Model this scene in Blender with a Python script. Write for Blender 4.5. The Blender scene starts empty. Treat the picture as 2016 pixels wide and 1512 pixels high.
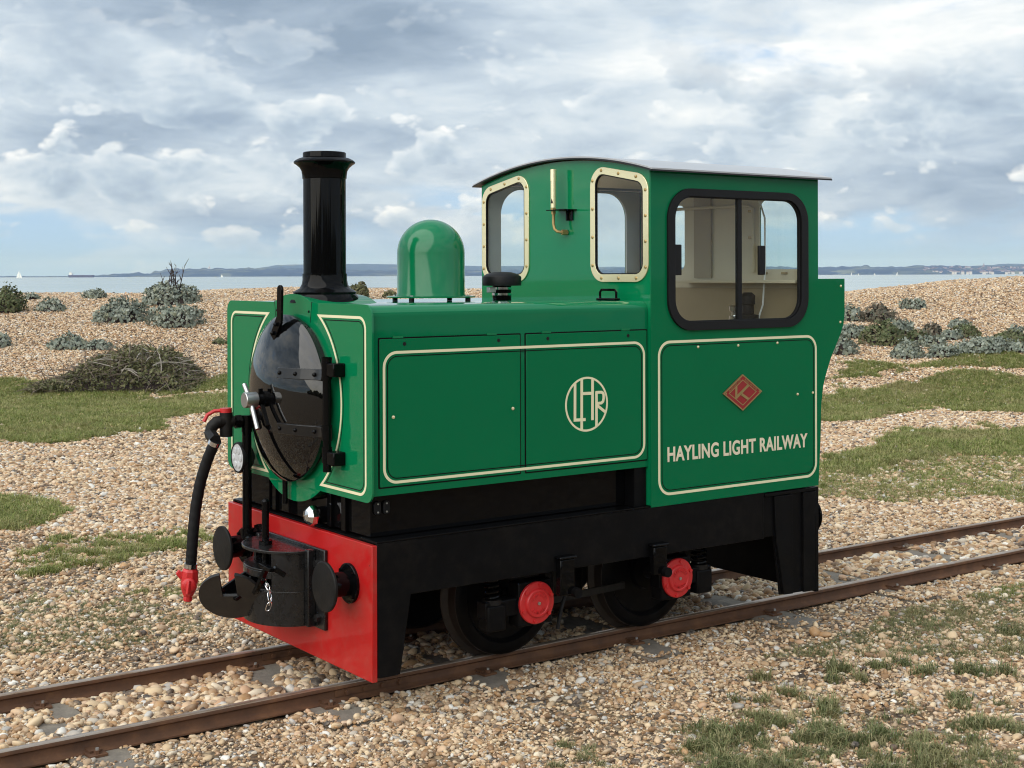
import bpy, bmesh, math, random
import numpy as np
from mathutils import Vector, Matrix, Quaternion

R = math.radians
random.seed(7)
rng = np.random.default_rng(11)
S = bpy.context.scene
COL = S.collection

# ------------------------------------------------------------------ camera
W, H = 2016, 1512
CAM = np.array([-2.57545, -5.09046, 1.58691])
YAW, PITCH, ROLL, F, CY = 0.625209, -0.003428, -0.003083, 2731.17, 551.28
_cp, _sp = math.cos(PITCH), math.sin(PITCH)
FWD = np.array([math.sin(YAW) * _cp, math.cos(YAW) * _cp, _sp])
_r = np.array([math.cos(YAW), -math.sin(YAW), 0.0])
_u = np.cross(_r, FWD)
RGT = math.cos(ROLL) * _r + math.sin(ROLL) * _u
UP = -math.sin(ROLL) * _r + math.cos(ROLL) * _u
cd = bpy.data.cameras.new("camera")
cam = bpy.data.objects.new("camera", cd)
COL.objects.link(cam)
cam.matrix_world = Matrix(((RGT[0], UP[0], -FWD[0], CAM[0]), (RGT[1], UP[1], -FWD[1], CAM[1]),
                           (RGT[2], UP[2], -FWD[2], CAM[2]), (0, 0, 0, 1)))
cd.sensor_width = 36
cd.lens = F / W * 36
cd.shift_y = -(H / 2 - CY) / W
cd.clip_start, cd.clip_end = 0.1, 80000
S.camera = cam

# ------------------------------------------------------------------ light
SUN_DIR = Vector((-0.77, -0.15, 0.62)).normalized()
SUN_EL = math.asin(SUN_DIR.z)
SUN_AZ = math.atan2(SUN_DIR.x, SUN_DIR.y)
SKY_STRENGTH = 0.10
sl = bpy.data.lights.new("sun", "SUN")
sl.energy, sl.angle, sl.color = 1.5, R(88), (1.0, 0.96, 0.9)
so = bpy.data.objects.new("sun", sl)
COL.objects.link(so)
so.rotation_euler = SUN_DIR.to_track_quat("Z", "Y").to_euler()

world = bpy.data.worlds.new("World")
S.world = world
world.use_nodes = True
world.cycles.sampling_method = "MANUAL"
world.cycles.sample_map_resolution = 512
S.view_settings.view_transform = "Standard"
S.view_settings.look = "None"
S.view_settings.exposure = 1.12
S.view_settings.gamma = 1.0
S.view_settings.use_curve_mapping = False
S.render.engine = "CYCLES"
S.cycles.use_denoising = True
S.cycles.filter_width = 1.1
S.cycles.max_bounces = 8
S.cycles.volume_bounces = 0
S.cycles.transparent_max_bounces = 16
S.cycles.caustics_reflective = False
S.cycles.caustics_refractive = False


class NT:
    """small node helper"""
    def __init__(s, tree):
        s.t = tree
        s.n, s.l = tree.nodes, tree.links

    def new(s, typ, **kw):
        n = s.n.new(typ)
        for k, v in kw.items():
            setattr(n, k, v)
        return n

    def link(s, a, b):
        s.l.new(a, b)

    def put(s, sock, v):
        if hasattr(v, "is_linked") or isinstance(v, bpy.types.NodeSocket):
            s.l.new(v, sock)
        else:
            sock.default_value = v

    def math(s, op, a, b=0.0, clamp=False):
        n = s.new("ShaderNodeMath", operation=op, use_clamp=clamp)
        s.put(n.inputs[0], a)
        s.put(n.inputs[1], b)
        return n.outputs[0]

    def vmath(s, op, a, b):
        n = s.new("ShaderNodeVectorMath", operation=op)
        s.put(n.inputs[0], a)
        s.put(n.inputs[1], b)
        return n.outputs[0]

    def noise(s, vec, scale, detail=4.0, rough=0.55, dist=0.0, lac=2.0):
        n = s.new("ShaderNodeTexNoise")
        if vec is not None:
            s.l.new(vec, n.inputs["Vector"])
        n.inputs["Scale"].default_value = scale
        n.inputs["Detail"].default_value = detail
        n.inputs["Roughness"].default_value = rough
        n.inputs["Distortion"].default_value = dist
        n.inputs["Lacunarity"].default_value = lac
        return n.outputs["Fac"]

    def step(s, x, a, b, lo=0.0, hi=1.0):
        n = s.new("ShaderNodeMapRange", interpolation_type="SMOOTHSTEP")
        s.put(n.inputs["Value"], x)
        s.put(n.inputs["From Min"], a)
        s.put(n.inputs["From Max"], b)
        s.put(n.inputs["To Min"], lo)
        s.put(n.inputs["To Max"], hi)
        return n.outputs[0]

    def mix(s, fac, a, b, blend="MIX"):
        n = s.new("ShaderNodeMix", data_type="RGBA", blend_type=blend)
        s.put(n.inputs[0], fac)
        s.put(n.inputs[6], a if not isinstance(a, tuple) else (*a[:3], 1))
        s.put(n.inputs[7], b if not isinstance(b, tuple) else (*b[:3], 1))
        return n.outputs[2]

    def ramp(s, fac, stops, interp="LINEAR"):
        n = s.new("ShaderNodeValToRGB")
        cr = n.color_ramp
        cr.interpolation = interp
        while len(cr.elements) < len(stops):
            cr.elements.new(0.5)
        for e, (p, c) in zip(cr.elements, stops):
            e.position = p
            e.color = (*c, 1)
        s.l.new(fac, n.inputs[0])
        return n.outputs[0]


def build_sky():
    w = NT(world.node_tree)
    w.n.clear()
    out = w.new("ShaderNodeOutputWorld")
    bg = w.new("ShaderNodeBackground")
    bg.inputs["Strength"].default_value = SKY_STRENGTH
    sky = w.new("ShaderNodeTexSky", sky_type="NISHITA")
    sky.sun_disc = False
    sky.sun_elevation, sky.sun_rotation = SUN_EL, SUN_AZ
    sky.air_density, sky.dust_density, sky.ozone_density = 1.0, 1.2, 1.5
    tc = w.new("ShaderNodeTexCoord")
    d = tc.outputs["Generated"]
    sp = w.new("ShaderNodeSeparateXYZ")
    w.link(d, sp.inputs[0])
    z = w.math("MAXIMUM", sp.outputs[2], 0.0)
    # ---- upper deck: broad layered stratocumulus, flattened by perspective
    den = w.math("ADD", z, 0.30)
    cx = w.new("ShaderNodeCombineXYZ")
    w.link(w.math("DIVIDE", sp.outputs[0], den), cx.inputs[0])
    w.link(w.math("DIVIDE", sp.outputs[1], den), cx.inputs[1])
    w.link(w.math("MULTIPLY", z, 5.0), cx.inputs[2])
    A = cx.outputs[0]

    def warped(q, sc, amt):
        n = w.new("ShaderNodeTexNoise")
        w.link(q, n.inputs["Vector"])
        n.inputs["Scale"].default_value = sc
        n.inputs["Detail"].default_value = 4
        v = w.vmath("SCALE", w.vmath("SUBTRACT", n.outputs["Color"], (0.5, 0.5, 0.5)), (0, 0, 0))
        v.node.inputs["Scale"].default_value = amt
        return w.vmath("ADD", q, v)
    Aw = warped(A, 3.0, 0.22)
    a1 = w.noise(Aw, 1.75, 9, 0.55)
    a2 = w.noise(w.vmath("ADD", Aw, (SUN_DIR.x * .06, SUN_DIR.y * .06, 0.15)), 1.75, 9, 0.55)
    big = w.noise(A, 0.9, 3, 0.5)
    acov = w.step(w.math("ADD", a1, w.math("MULTIPLY", w.math("SUBTRACT", big, 0.5), 0.5)), w.step(z, 0.012, 0.08, 0.46, 0.24), w.step(z, 0.012, 0.08, 0.58, 0.38))
    atone = w.math("ADD", 0.56, w.math("MULTIPLY", w.math("SUBTRACT", a1, a2), 2.6))
    atone = w.math("ADD", atone, w.math("MULTIPLY", w.math("SUBTRACT", 0.5, big), 1.7))
    atone = w.math("ADD", atone, w.math("MULTIPLY", w.math("SUBTRACT", 0.5, a1), 1.1), clamp=True)
    acol = w.ramp(atone, [(0.0, (1.40, 1.82, 2.32)), (0.32, (2.15, 2.62, 3.15)), (0.58, (3.05, 3.5, 3.92)), (0.82, (3.95, 4.25, 4.45)), (1.0, (4.75, 4.85, 4.85))])
    # ---- lower ranks: cumulus heads in rows above the sea
    P = w.vmath("MULTIPLY", d, (1.0, 1.0, 1.75))
    Q = warped(P, 13.0, 0.035)

    def puff(q):
        v = w.new("ShaderNodeTexVoronoi", feature="F1")
        w.link(q, v.inputs["Vector"])
        v.inputs["Scale"].default_value = 14.0
        v.inputs["Detail"].default_value = 3.0
        v.inputs["Roughness"].default_value = 0.6
        p_ = w.math("SUBTRACT", 0.95, v.outputs["Distance"])
        return w.math("ADD", w.math("MULTIPLY", p_, 0.30), w.math("MULTIPLY", w.noise(q, 6.5, 9, 0.60), 0.70))
    up = w.vmath("ADD", Q, (SUN_DIR.x * 0.006, SUN_DIR.y * 0.006, 0.016))
    b1, b2 = puff(Q), puff(up)
    rows = w.math("MULTIPLY", w.math("SINE", w.math("ADD", w.math("MULTIPLY", z, 128.0), w.math("MULTIPLY", w.noise(P, 4.0, 2), 9.0))), 0.030)
    fb = w.math("ADD", b1, rows)
    bthr = w.step(z, 0.012, 0.05, 0.345, 0.280)
    bcov = w.step(fb, bthr, w.math("ADD", bthr, 0.07))
    bcov = w.math("MULTIPLY", bcov, w.step(z, 0.10, 0.19, 1.0, 0.25))
    btone = w.math("ADD", 0.62, w.math("MULTIPLY", w.math("SUBTRACT", b1, b2), 2.2))
    btone = w.math("SUBTRACT", btone, w.math("MULTIPLY", w.step(fb, bthr, w.math("ADD", bthr, 0.22)), 0.50), clamp=True)
    bcol = w.ramp(btone, [(0.0, (1.7, 2.15, 2.7)), (0.35, (2.45, 2.95, 3.45)), (0.6, (3.4, 3.8, 4.15)), (0.8, (4.4, 4.6, 4.7)), (1.0, (5.4, 5.4, 5.3))])
    blue = w.mix(0.85, sky.outputs[0], (1.9, 2.75, 4.0))
    blue = w.mix(w.step(z, 0.0, 0.10, 1.0, 0.0), blue, (2.15, 3.15, 4.3))
    haze_ = w.step(z, 0.005, 0.05, 0.15, 1.0)
    col = w.mix(w.math("MULTIPLY", acov, haze_), blue, acol)
    col = w.mix(w.math("MULTIPLY", bcov, w.math("MULTIPLY", haze_, 0.9)), col, bcol)
    w.link(col, bg.inputs["Color"])
    w.link(bg.outputs[0], out.inputs["Surface"])


build_sky()


# ------------------------------------------------------------------ pixel -> world helpers
def ray(px, py):
    return CAM, FWD + (px - W / 2) / F * RGT - (py - CY) / F * UP


def at(px, py, ax, val):
    c, d = ray(px, py)
    i = "xyz".index(ax)
    p = c + (val - c[i]) / d[i] * d
    return Vector(p)


def project(P):
    d = np.asarray(P) - CAM
    z = d @ FWD
    return W / 2 + F * (d @ RGT) / z, CY - F * (d @ UP) / z


GR = np.array([math.cos(YAW), -math.sin(YAW)])
GF = np.array([math.sin(YAW), math.cos(YAW)])
ZG = -0.078


def sstep(t):
    t = np.clip(t, 0, 1)
    return t * t * (3 - 2 * t)


def lumps(x, y):
    return (np.sin(x * 1.3 + 0.7 * np.sin(y * 0.9)) * np.cos(y * 1.1 + 0.6 * np.sin(x * 0.8)))


def ground_z(x, y):
    x, y = np.asarray(x, float), np.asarray(y, float)
    dx, dy = x - CAM[0], y - CAM[1]
    u = dx * GR[0] + dy * GR[1]
    D = dx * GF[0] + dy * GF[1]
    crest = 1.27 - 0.10 * np.exp(-((u - 6.0) / 2.2) ** 2) + 0.19 * sstep((u - 5.5) / 7.0) + 0.05 * lumps(u * 0.35, D * 0.1)
    rise = sstep((D - 17.0) / 11.5)
    z = ZG + (crest - ZG) * rise
    z = z + 0.05 * lumps(x * 0.5, y * 0.5) * sstep((D - 9) / 5) + 0.012 * lumps(x * 2.1, y * 2.3) * sstep((np.abs(y) - 0.7) / 0.6)
    fall = sstep((D - 30.0) / 30.0)
    return z * (1 - fall) + (-4.5) * fall


def on_ground(px, py):
    c, d = ray(px, py)
    t0, t = 2.0, 2.0
    for t in np.arange(2.0, 60.0, 0.05):
        p = c + t * d
        if p[2] < ground_z(p[0], p[1]):
            break
    return Vector((p[0], p[1], float(ground_z(p[0], p[1]))))


# ------------------------------------------------------------------ materials
def mat(name, col, rough=0.5, metal=0.0, coat=0.0, cior=1.4, coat_rough=0.03, spec=0.5, var=0.0, vscale=6.0, bump=0.0, bscale=80.0, rvar=0.0):
    m = bpy.data.materials.new(name)
    m.use_nodes = True
    t = NT(m.node_tree)
    b = t.n["Principled BSDF"]
    b.inputs["Base Color"].default_value = (*col, 1)
    b.inputs["Roughness"].default_value = rough
    b.inputs["Metallic"].default_value = metal
    b.inputs["Coat Weight"].default_value = coat
    b.inputs["Coat Roughness"].default_value = coat_rough
    b.inputs["Coat IOR"].default_value = cior
    b.inputs["Specular IOR Level"].default_value = spec
    tc = t.new("ShaderNodeTexCoord")
    o = tc.outputs["Object"]
    if var:
        n = t.noise(o, vscale, 6, 0.6)
        c = t.mix(n, tuple(v * (1 - var) for v in col), tuple(min(1, v * (1 + var)) for v in col))
        t.link(c, b.inputs["Base Color"])
    if rvar:
        n = t.noise(o, vscale * 1.7, 5, 0.65)
        t.link(t.step(n, 0.3, 0.7, max(0.0, rough - rvar), min(1, rough + rvar)), b.inputs["Roughness"])
    if bump:
        n = t.noise(o, bscale, 4, 0.6)
        bp = t.new("ShaderNodeBump")
        bp.inputs["Strength"].default_value = bump
        bp.inputs["Distance"].default_value = 0.01
        t.link(n, bp.inputs["Height"])
        t.link(bp.outputs[0], b.inputs["Normal"])
    return m


M = {}
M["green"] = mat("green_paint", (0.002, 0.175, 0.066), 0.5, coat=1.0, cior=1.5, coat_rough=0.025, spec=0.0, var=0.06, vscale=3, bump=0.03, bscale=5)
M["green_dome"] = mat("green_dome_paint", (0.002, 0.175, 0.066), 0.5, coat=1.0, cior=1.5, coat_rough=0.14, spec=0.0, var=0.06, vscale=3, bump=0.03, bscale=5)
M["green_shaded"] = mat("green_paint_side_shade", (0.002, 0.145, 0.055), 0.5, coat=0.5, coat_rough=0.03, spec=0.0, var=0.08, vscale=2.5, bump=0.03, bscale=4)  # same green paint, with the darker look of the shaded sides put into colour and coat
M["black"] = mat("black_gloss", (0.003, 0.003, 0.0033), 0.22, coat=0.45, coat_rough=0.04, spec=0.0, rvar=0.08, vscale=5, bump=0.02, bscale=30)
M["black_gloss"] = mat("black_enamel", (0.002, 0.002, 0.0022), 0.3, coat=1.0, cior=1.6, coat_rough=0.012, spec=0.0, bump=0.012, bscale=6)
M["black_satin"] = mat("black_chassis", (0.004, 0.004, 0.0045), 0.40, spec=0.09, var=0.3, vscale=9, rvar=0.1, bump=0.05, bscale=60)
M["black_dusty"] = mat("dusty_black", (0.008, 0.0078, 0.0075), 0.5, spec=0.2, var=0.35, vscale=14, bump=0.1, bscale=70)
M["rubber"] = mat("rubber", (0.007, 0.007, 0.0078), 0.5, spec=0.25, var=0.25, vscale=20, bump=0.06, bscale=90)
M["red"] = mat("red_paint", (0.44, 0.012, 0.012), 0.4, spec=0.1, coat=0.6, coat_rough=0.10, var=0.10, vscale=7, rvar=0.08, bump=0.05, bscale=22)
M["red_cast"] = mat("red_casting", (0.55, 0.02, 0.022), 0.42, coat=0.2, var=0.15, vscale=25, bump=0.08, bscale=120)
M["cream"] = mat("cream_paint", (0.80, 0.76, 0.50), 0.4, coat=0.5)
M["letter"] = mat("cream_lettering", (0.80, 0.72, 0.53), 0.45, coat=0.4)
M["brass"] = mat("brass", (0.95, 0.85, 0.54), 0.26, metal=0.6)
M["gold"] = mat("dull_brass", (0.42, 0.30, 0.13), 0.42, metal=0.7, var=0.2, vscale=40)
M["chrome"] = mat("chrome", (0.78, 0.78, 0.79), 0.12, metal=1.0, var=0.08, vscale=30)
M["coupler"] = mat("scuffed_black", (0.017, 0.0165, 0.016), 0.42, spec=0.4, var=0.5, vscale=16, rvar=0.12, bump=0.08, bscale=50)
M["strap"] = mat("strap_black", (0.009, 0.009, 0.0095), 0.3, spec=0.3, coat=0.4)
M["pocket"] = mat("coupler_black", (0.008, 0.008, 0.0084), 0.3, spec=0.4, coat=0.3, var=0.4, vscale=14, rvar=0.1, bump=0.06, bscale=40)
M["steel"] = mat("turned_steel", (0.55, 0.55, 0.54), 0.32, metal=1.0, var=0.15, vscale=40)
M["zinc"] = mat("zinc", (0.55, 0.55, 0.54), 0.4, metal=0.9, var=0.2, vscale=40)
M["roof"] = mat("roof_paint", (0.40, 0.405, 0.415), 0.4, coat=0.5, coat_rough=0.2, var=0.04, vscale=2)
M["roof_under"] = mat("roof_edge_black", (0.008, 0.008, 0.009), 0.4)
M["interior"] = mat("cab_interior_cream", (0.66, 0.58, 0.43), 0.5, var=0.05, vscale=4)
M["interior_low"] = mat("cab_lower_lining", (0.36, 0.28, 0.17), 0.55, var=0.15, vscale=5)
M["interior_grey"] = mat("cab_interior_grey", (0.42, 0.42, 0.41), 0.5, var=0.05, vscale=4)
M["plate_red"] = mat("plate_enamel", (0.30, 0.012, 0.016), 0.35, coat=0.4, var=0.15, vscale=30)
M["lens"] = mat("lamp_lens", (0.70, 0.72, 0.74), 0.15, coat=0.8, var=0.25, vscale=60, bump=0.25, bscale=90)
M["concrete"] = mat("concrete", (0.19, 0.165, 0.135), 0.95, var=0.55, vscale=16, bump=0.5, bscale=45)


def m_rust(name, worn):
    m = mat(name, (0.12, 0.05, 0.028), 0.75)
    t = NT(m.node_tree)
    b = t.n["Principled BSDF"]
    tc = t.new("ShaderNodeTexCoord")
    o = tc.outputs["Object"]
    n = t.noise(o, 9, 8, 0.65)
    n2 = t.noise(o, 70, 4, 0.6)
    c = t.ramp(n, [(0.25, (0.055, 0.026, 0.013)), (0.5, (0.115, 0.050, 0.022)), (0.75, (0.20, 0.092, 0.038))])
    c = t.mix(t.math("MULTIPLY", n2, 0.35), c, (0.045, 0.024, 0.014))
    if worn:      # the running face, polished by wheels
        s = t.step(t.noise(o, 4, 5, 0.6), 0.35, 0.6)
        c = t.mix(s, (0.30, 0.20, 0.13), (0.40, 0.33, 0.27))
        t.link(t.step(n, 0.3, 0.7, 0.26, 0.42), b.inputs["Roughness"])
        b.inputs["Metallic"].default_value = 0.6
    t.link(c, b.inputs["Base Color"])
    bp = t.new("ShaderNodeBump")
    bp.inputs["Strength"].default_value = 0.25
    bp.inputs["Distance"].default_value = 0.002
    t.link(n2, bp.inputs["Height"])
    t.link(bp.outputs[0], b.inputs["Normal"])
    return m


def weather(m, film, amount, chips):
    """a thin uneven film of dust, and a few small chips, over existing paint"""
    t = NT(m.node_tree)
    b = t.n["Principled BSDF"]
    sock = b.inputs["Base Color"]
    src = sock.links[0].from_socket if sock.is_linked else tuple(sock.default_value)[:3]
    tc = t.new("ShaderNodeTexCoord")
    o = tc.outputs["Object"]
    n = t.math("MULTIPLY", t.noise(o, 2.6, 8, 0.68), t.noise(o, 23.0, 4, 0.6))
    c = t.mix(t.step(n, 0.20, 0.42, 0.0, amount), src, film)
    if chips:
        k = t.step(t.noise(o, 46.0, 3, 0.5), 0.735, 0.76, 0.0, 0.8)
        c = t.mix(k, c, chips)
    t.link(c, sock)


weather(M["black_satin"], (0.10, 0.08, 0.06), 0.045, None)
weather(M["black_dusty"], (0.12, 0.095, 0.07), 0.10, None)
weather(M["red"], (0.30, 0.08, 0.06), 0.30, (0.10, 0.02, 0.02))
weather(M["concrete"], (0.30, 0.26, 0.20), 0.55, (0.08, 0.07, 0.06))

M["rust"] = m_rust("rail_rust", False)
M["tyre"] = mat("worn_tyre_steel", (0.035, 0.028, 0.023), 0.55, metal=0.3, var=0.4, vscale=12)
M["railtop"] = m_rust("rail_running_face", True)


def m_glass():
    m = bpy.data.materials.new("window_glass")
    m.use_nodes = True
    t = NT(m.node_tree)
    t.n.clear()
    out = t.new("ShaderNodeOutputMaterial")
    tr = t.new("ShaderNodeBsdfTransparent")
    tr.inputs[0].default_value = (0.93, 0.96, 0.95, 1)
    gl = t.new("ShaderNodeBsdfGlossy")
    gl.inputs["Roughness"].default_value = 0.02
    lw = t.new("ShaderNodeLayerWeight")
    lw.inputs[0].default_value = 0.5
    fac = t.math("ADD", 0.025, t.math("MULTIPLY", t.math("POWER", lw.outputs["Facing"], 4.0), 0.6))
    mx = t.new("ShaderNodeMixShader")
    t.link(fac, mx.inputs[0])
    t.link(tr.outputs[0], mx.inputs[1])
    t.link(gl.outputs[0], mx.inputs[2])
    t.link(mx.outputs[0], out.inputs[0])
    return m


M["glass"] = m_glass()

STONE = [(0.0, (0.050, 0.044, 0.040)), (0.06, (0.11, 0.075, 0.052)), (0.15, (0.25, 0.14, 0.066)), (0.30, (0.46, 0.27, 0.125)), (0.42, (0.37, 0.265, 0.17)),
         (0.55, (0.62, 0.455, 0.27)), (0.68, (0.70, 0.55, 0.36)), (0.78, (0.52, 0.32, 0.19)), (0.88, (0.76, 0.65, 0.48)), (0.94, (0.32, 0.30, 0.28)), (1.0, (0.85, 0.82, 0.74))]


def m_pebble():
    m = mat("flint_pebbles", (0.4, 0.3, 0.2), 0.62, spec=0.35)
    t = NT(m.node_tree)
    b = t.n["Principled BSDF"]
    oi = t.new("ShaderNodeObjectInfo")
    c = t.ramp(oi.outputs["Random"], STONE)
    tc = t.new("ShaderNodeTexCoord")
    n = t.noise(tc.outputs["Object"], 2.2, 5, 0.65)
    c = t.mix(t.step(n, 0.4, 0.75, 0, 0.35), c, (0.66, 0.55, 0.42))
    n3 = t.noise(tc.outputs["Object"], 1.1, 3, 0.6)
    c = t.mix(t.step(n3, 0.5, 0.72, 0, 0.5), c, (0.20, 0.115, 0.06))
    t.link(c, b.inputs["Base Color"])
    return m


M["pebble"] = m_pebble()


def m_ground():
    m = mat("shingle", (0.35, 0.25, 0.17), 0.85, spec=0.3)
    t = NT(m.node_tree)
    b = t.n["Principled BSDF"]
    g = t.new("ShaderNodeNewGeometry")
    p = g.outputs["Position"]
    vs = []
    for sc in (36.0, 19.0):
        v = t.new("ShaderNodeTexVoronoi", feature="F1")
        t.link(p, v.inputs["Vector"])
        v.inputs["Scale"].default_value = sc
        v.inputs["Randomness"].default_value = 1.0
        vs.append(v)
    sepa = t.new("ShaderNodeSeparateColor")
    t.link(vs[0].outputs["Color"], sepa.inputs[0])
    sepb = t.new("ShaderNodeSeparateColor")
    t.link(vs[1].outputs["Color"], sepb.inputs[0])
    ca = t.ramp(sepa.outputs[0], STONE)
    cb = t.ramp(sepb.outputs[0], STONE)
    c = t.mix(t.step(t.noise(p, 0.8, 4, 0.6), 0.4, 0.6), ca, cb)
    gap = t.step(vs[0].outputs["Distance"], 0.25, 0.75, 1.0, 0.25)
    c = t.mix(1.0, c, gap, "MULTIPLY")
    soil = t.mix(t.noise(p, 6, 5, 0.6), (0.06, 0.045, 0.03), (0.14, 0.10, 0.065))
    c = t.mix(0.35, c, soil)
    t.link(c, b.inputs["Base Color"])
    h = t.math("ADD", t.math("MULTIPLY", vs[0].outputs["Distance"], -0.6), t.math("MULTIPLY", vs[1].outputs["Distance"], -0.8))
    bp = t.new("ShaderNodeBump")
    bp.inputs["Strength"].default_value = 0.8
    bp.inputs["Distance"].default_value = 0.02
    t.link(h, bp.inputs["Height"])
    t.link(bp.outputs[0], b.inputs["Normal"])
    return m


M["ground"] = m_ground()


def m_leaf(name, cols, trans=0.15, rough=0.6, instanced=False):
    m = mat(name, cols[0], rough, spec=0.25)
    t = NT(m.node_tree)
    b = t.n["Principled BSDF"]
    if instanced:
        oi = t.new("ShaderNodeObjectInfo")
        fac = oi.outputs["Random"]
    else:
        g = t.new("ShaderNodeNewGeometry")
        fac = g.outputs["Random Per Island"]
    c = t.ramp(fac, [(i / (len(cols) - 1), c) for i, c in enumerate(cols)])
    g2 = t.new("ShaderNodeNewGeometry")
    n = t.noise(g2.outputs["Position"], 3.0, 4, 0.6)
    c = t.mix(t.step(n, 0.3, 0.7, 0.0, 0.35), c, tuple(v * 0.55 for v in cols[0]))
    if instanced:       # drier, straw coloured stretches
        dry = t.step(t.noise(g2.outputs["Position"], 0.9, 4, 0.65), 0.48, 0.68, 0.0, 0.55)
        c = t.mix(dry, c, (0.36, 0.31, 0.15))
    t.link(c, b.inputs["Base Color"])
    out = t.n["Material Output"]
    tl = t.new("ShaderNodeBsdfTranslucent")
    t.link(c, tl.inputs[0])
    mx = t.new("ShaderNodeMixShader")
    mx.inputs[0].default_value = trans
    t.link(b.outputs[0], mx.inputs[1])
    t.link(tl.outputs[0], mx.inputs[2])
    t.link(mx.outputs[0], out.inputs[0])
    return m


M["grass"] = m_leaf("grass_blades", [(0.15, 0.205, 0.045), (0.25, 0.295, 0.08), (0.34, 0.34, 0.12), (0.50, 0.45, 0.22)], 0.25, instanced=True)
M["grass_dark"] = m_leaf("grass_blades_grey", [(0.12, 0.15, 0.06), (0.19, 0.22, 0.09), (0.30, 0.29, 0.14), (0.46, 0.40, 0.22)], 0.25, instanced=True)
M["kale"] = m_leaf("sea_kale_leaves", [(0.17, 0.205, 0.165), (0.25, 0.285, 0.235), (0.38, 0.41, 0.345), (0.25, 0.26, 0.165)], 0.12)
M["kale_olive"] = m_leaf("olive_leaves", [(0.085, 0.11, 0.05), (0.13, 0.16, 0.07), (0.19, 0.20, 0.10), (0.15, 0.13, 0.08)], 0.15)
M["kale_brown"] = m_leaf("faded_leaves", [(0.12, 0.10, 0.075), (0.17, 0.14, 0.10), (0.13, 0.15, 0.11), (0.22, 0.18, 0.13)], 0.1)
M["scrub"] = m_leaf("scrub_leaves", [(0.09, 0.095, 0.045), (0.15, 0.155, 0.07), (0.23, 0.23, 0.11), (0.20, 0.155, 0.10)], 0.12)
M["twig"] = mat("dry_twigs", (0.15, 0.115, 0.09), 0.8, var=0.4, vscale=5)
M["twig_pale"] = mat("bleached_twigs", (0.40, 0.36, 0.31), 0.8, var=0.2, vscale=5)
M["stalk"] = mat("dead_stalks_and_shade_core", (0.035, 0.022, 0.018), 0.8, var=0.4, vscale=8)


def m_sea():
    m = mat("sea_water", (0.20, 0.29, 0.30), 0.22, spec=0.5)
    t = NT(m.node_tree)
    b = t.n["Principled BSDF"]
    g = t.new("ShaderNodeNewGeometry")
    mp = t.new("ShaderNodeMapping")
    mp.inputs["Rotation"].default_value = (0, 0, YAW)
    mp.inputs["Scale"].default_value = (0.35, 1.0, 1.0)
    t.link(g.outputs["Position"], mp.inputs["Vector"])
    n = t.noise(mp.outputs[0], 0.9, 6, 0.6)
    n2 = t.noise(mp.outputs[0], 0.012, 5, 0.6)
    t.link(t.mix(t.step(n2, 0.35, 0.65), (0.30, 0.39, 0.39), (0.38, 0.45, 0.45)), b.inputs["Base Color"])
    bp = t.new("ShaderNodeBump")
    bp.inputs["Strength"].default_value = 0.35
    bp.inputs["Distance"].default_value = 0.2
    t.link(n, bp.inputs["Height"])
    t.link(bp.outputs[0], b.inputs["Normal"])
    return m


M["sea"] = m_sea()


def m_hill(name, woods, fields, sc):
    m = mat(name, woods, 0.9, spec=0.1)
    t = NT(m.node_tree)
    b = t.n["Principled BSDF"]
    g = t.new("ShaderNodeNewGeometry")
    n = t.noise(g.outputs["Position"], sc, 6, 0.6)
    v = t.new("ShaderNodeTexVoronoi")
    v.inputs["Scale"].default_value = sc * 1.5
    t.link(g.outputs["Position"], v.inputs["Vector"])
    sp = t.new("ShaderNodeSeparateColor")
    t.link(v.outputs["Color"], sp.inputs[0])
    f = t.math("MULTIPLY", t.step(n, 0.5, 0.56), sp.outputs[0])
    t.link(t.mix(f, woods, fields), b.inputs["Base Color"])
    return m


M["hill"] = m_hill("wooded_coast", (0.028, 0.042, 0.022), (0.17, 0.19, 0.09), 0.004)
M["hill_far"] = m_hill("far_downs", (0.05, 0.075, 0.035), (0.16, 0.17, 0.08), 0.002)
M["sail"] = mat("sailcloth", (0.85, 0.85, 0.82), 0.7)
M["hull_white"] = mat("white_hull", (0.75, 0.76, 0.76), 0.4)
M["hull_dark"] = mat("tanker_hull", (0.06, 0.045, 0.05), 0.6)
M["orange"] = mat("orange_buoy", (0.65, 0.16, 0.05), 0.5)
M["town"] = mat("town_walls", (0.66, 0.62, 0.57), 0.8)
M["town_roof"] = mat("town_roofs", (0.24, 0.17, 0.14), 0.8)


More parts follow.
